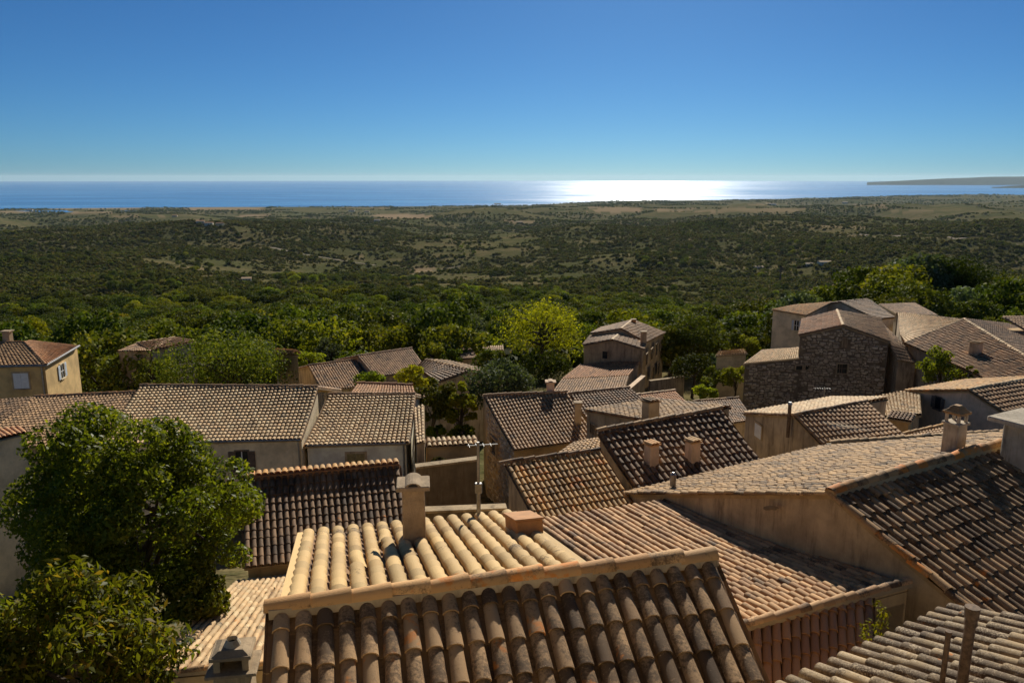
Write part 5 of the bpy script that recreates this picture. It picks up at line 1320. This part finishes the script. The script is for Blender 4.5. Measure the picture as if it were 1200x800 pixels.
# far villas and farm buildings
def villa(px, r, wid, dep, hgt, label, wall='p_white', rm='tile_red', rz=.2):
    q_ = hit(px, r); x, y, z = q_; 
    h = thing('villa', (x, y, z), label, 'villa', 'far houses in the plain')
    g = Geo(); g.add(boxv((x, y, z + hgt / 2 - 1), (wid, dep, hgt + 2), rz), BQ); g.obj('wall', M[wall], h)
    co, si = math.cos(rz), math.sin(rz); p = lambda a_, b_, c_: np.array([x + a_ * co - b_ * si, y + a_ * si + b_ * co, z + c_])
    g = Geo(); w2, d2 = wid / 2 + .4, dep / 2 + .4; rh = dep * .2
    V = [p(-w2, -d2, hgt), p(w2, -d2, hgt), p(w2, d2, hgt), p(-w2, d2, hgt), p(-w2, 0, hgt + rh), p(w2, 0, hgt + rh)]
    g.add(V, [[0, 1, 5, 4], [2, 3, 4, 5]], [[1, 2, 5], [3, 0, 4]]); g.obj('roof', M[rm], h)
    g = Geo()
    for k in (-.3, 0, .3): g.add(boxv(p(k * wid, -dep / 2 - .02, hgt * .5), (wid * .1, .08, hgt * .35), rz), BQ)
    g.obj('window', M['glass'], h)
for v in ((966, 309.5, 17, 9, 3.2, 'long low villa with pale roof in the scrubland at right', 'p_white', 'tile_pale', .1), (948, 311.5, 9, 7, 3.0, 'small wing house just left of the long low villa', 'p_cream', 'tile_pale', -.2), (888, 314.5, 14, 7, 2.6, 'low white building left of the villa, half hidden by the lone tree', 'p_white', 'tile_pale', .05),
          (289, 329, 9, 6, 2.6, 'pale hut among grey bushes on the left hillside', 'p_white', 'tile_pale', .3), (245, 264, 16, 10, 5, 'pale farmhouse in the middle of the left plain', 'p_white', 'tile_red', .2), (258, 264.5, 14, 10, 5, 'farm building right of the pale farmhouse on the left plain', 'p_cream', 'tile_red', -.1), (235, 262, 16, 10, 5, 'farm building left of the pale farmhouse on the left plain', 'p_white', 'tile_red', .3), (205, 254, 22, 12, 6, 'small farmstead below the bare fields on the left plain', 'p_cream', 'tile_red', .1),
          (442, 260, 20, 12, 7, 'white house standing alone on the central plain', 'p_white', 'tile_pale', .1), (609, 262, 24, 12, 6, 'ochre building by the bare field in the plain centre', 'p_yellow', 'tile_gold', .1), (583, 240, 60, 24, 9, 'long white building near the shore', 'p_white', 'tile_pale', .0), (412, 248, 40, 18, 8, 'row of pale houses left of the tan field', 'p_white', 'tile_red', .1), (430, 249, 30, 16, 8, 'second row of pale houses nearer the tan field', 'p_cream', 'tile_red', .0), (905, 240, 60, 20, 8, 'long pale building on the right part of the plain', 'p_white', 'tile_pale', .0), (990, 238, 40, 20, 8, 'second pale building farther right on the plain', 'p_white', 'tile_pale', .1),
          (35, 247, 40, 20, 8, 'pale farm shed at far left of the plain', 'p_cream', 'tile_red', .1)):
    villa(*v)

# ================================================================== HAZE
hz_m = bpy.data.materials.new('haze'); hz_m.use_nodes = True; n = hz_m.node_tree; n.nodes.clear()
o_ = n.nodes.new('ShaderNodeOutputMaterial'); pv = n.nodes.new('ShaderNodeVolumePrincipled')
pv.inputs['Color'].default_value = (.66, .85, 1.0, 1); pv.inputs['Density'].default_value = 1.1e-5; pv.inputs['Anisotropy'].default_value = 0.2
n.links.new(pv.outputs[0], o_.inputs['Volume'])
zlo, zhi = -245.0, 110.0
V = np.array([[-64000, -400, zlo], [64000, -400, zlo], [64000, 57600, zlo], [-64000, 57600, zlo], [-64000, -400, zhi], [64000, -400, zhi], [64000, 57600, zhi], [-64000, 57600, zhi]], float)
tag(link('haze', mesh('haze', V, [BQ], hz_m)), kind='stuff')
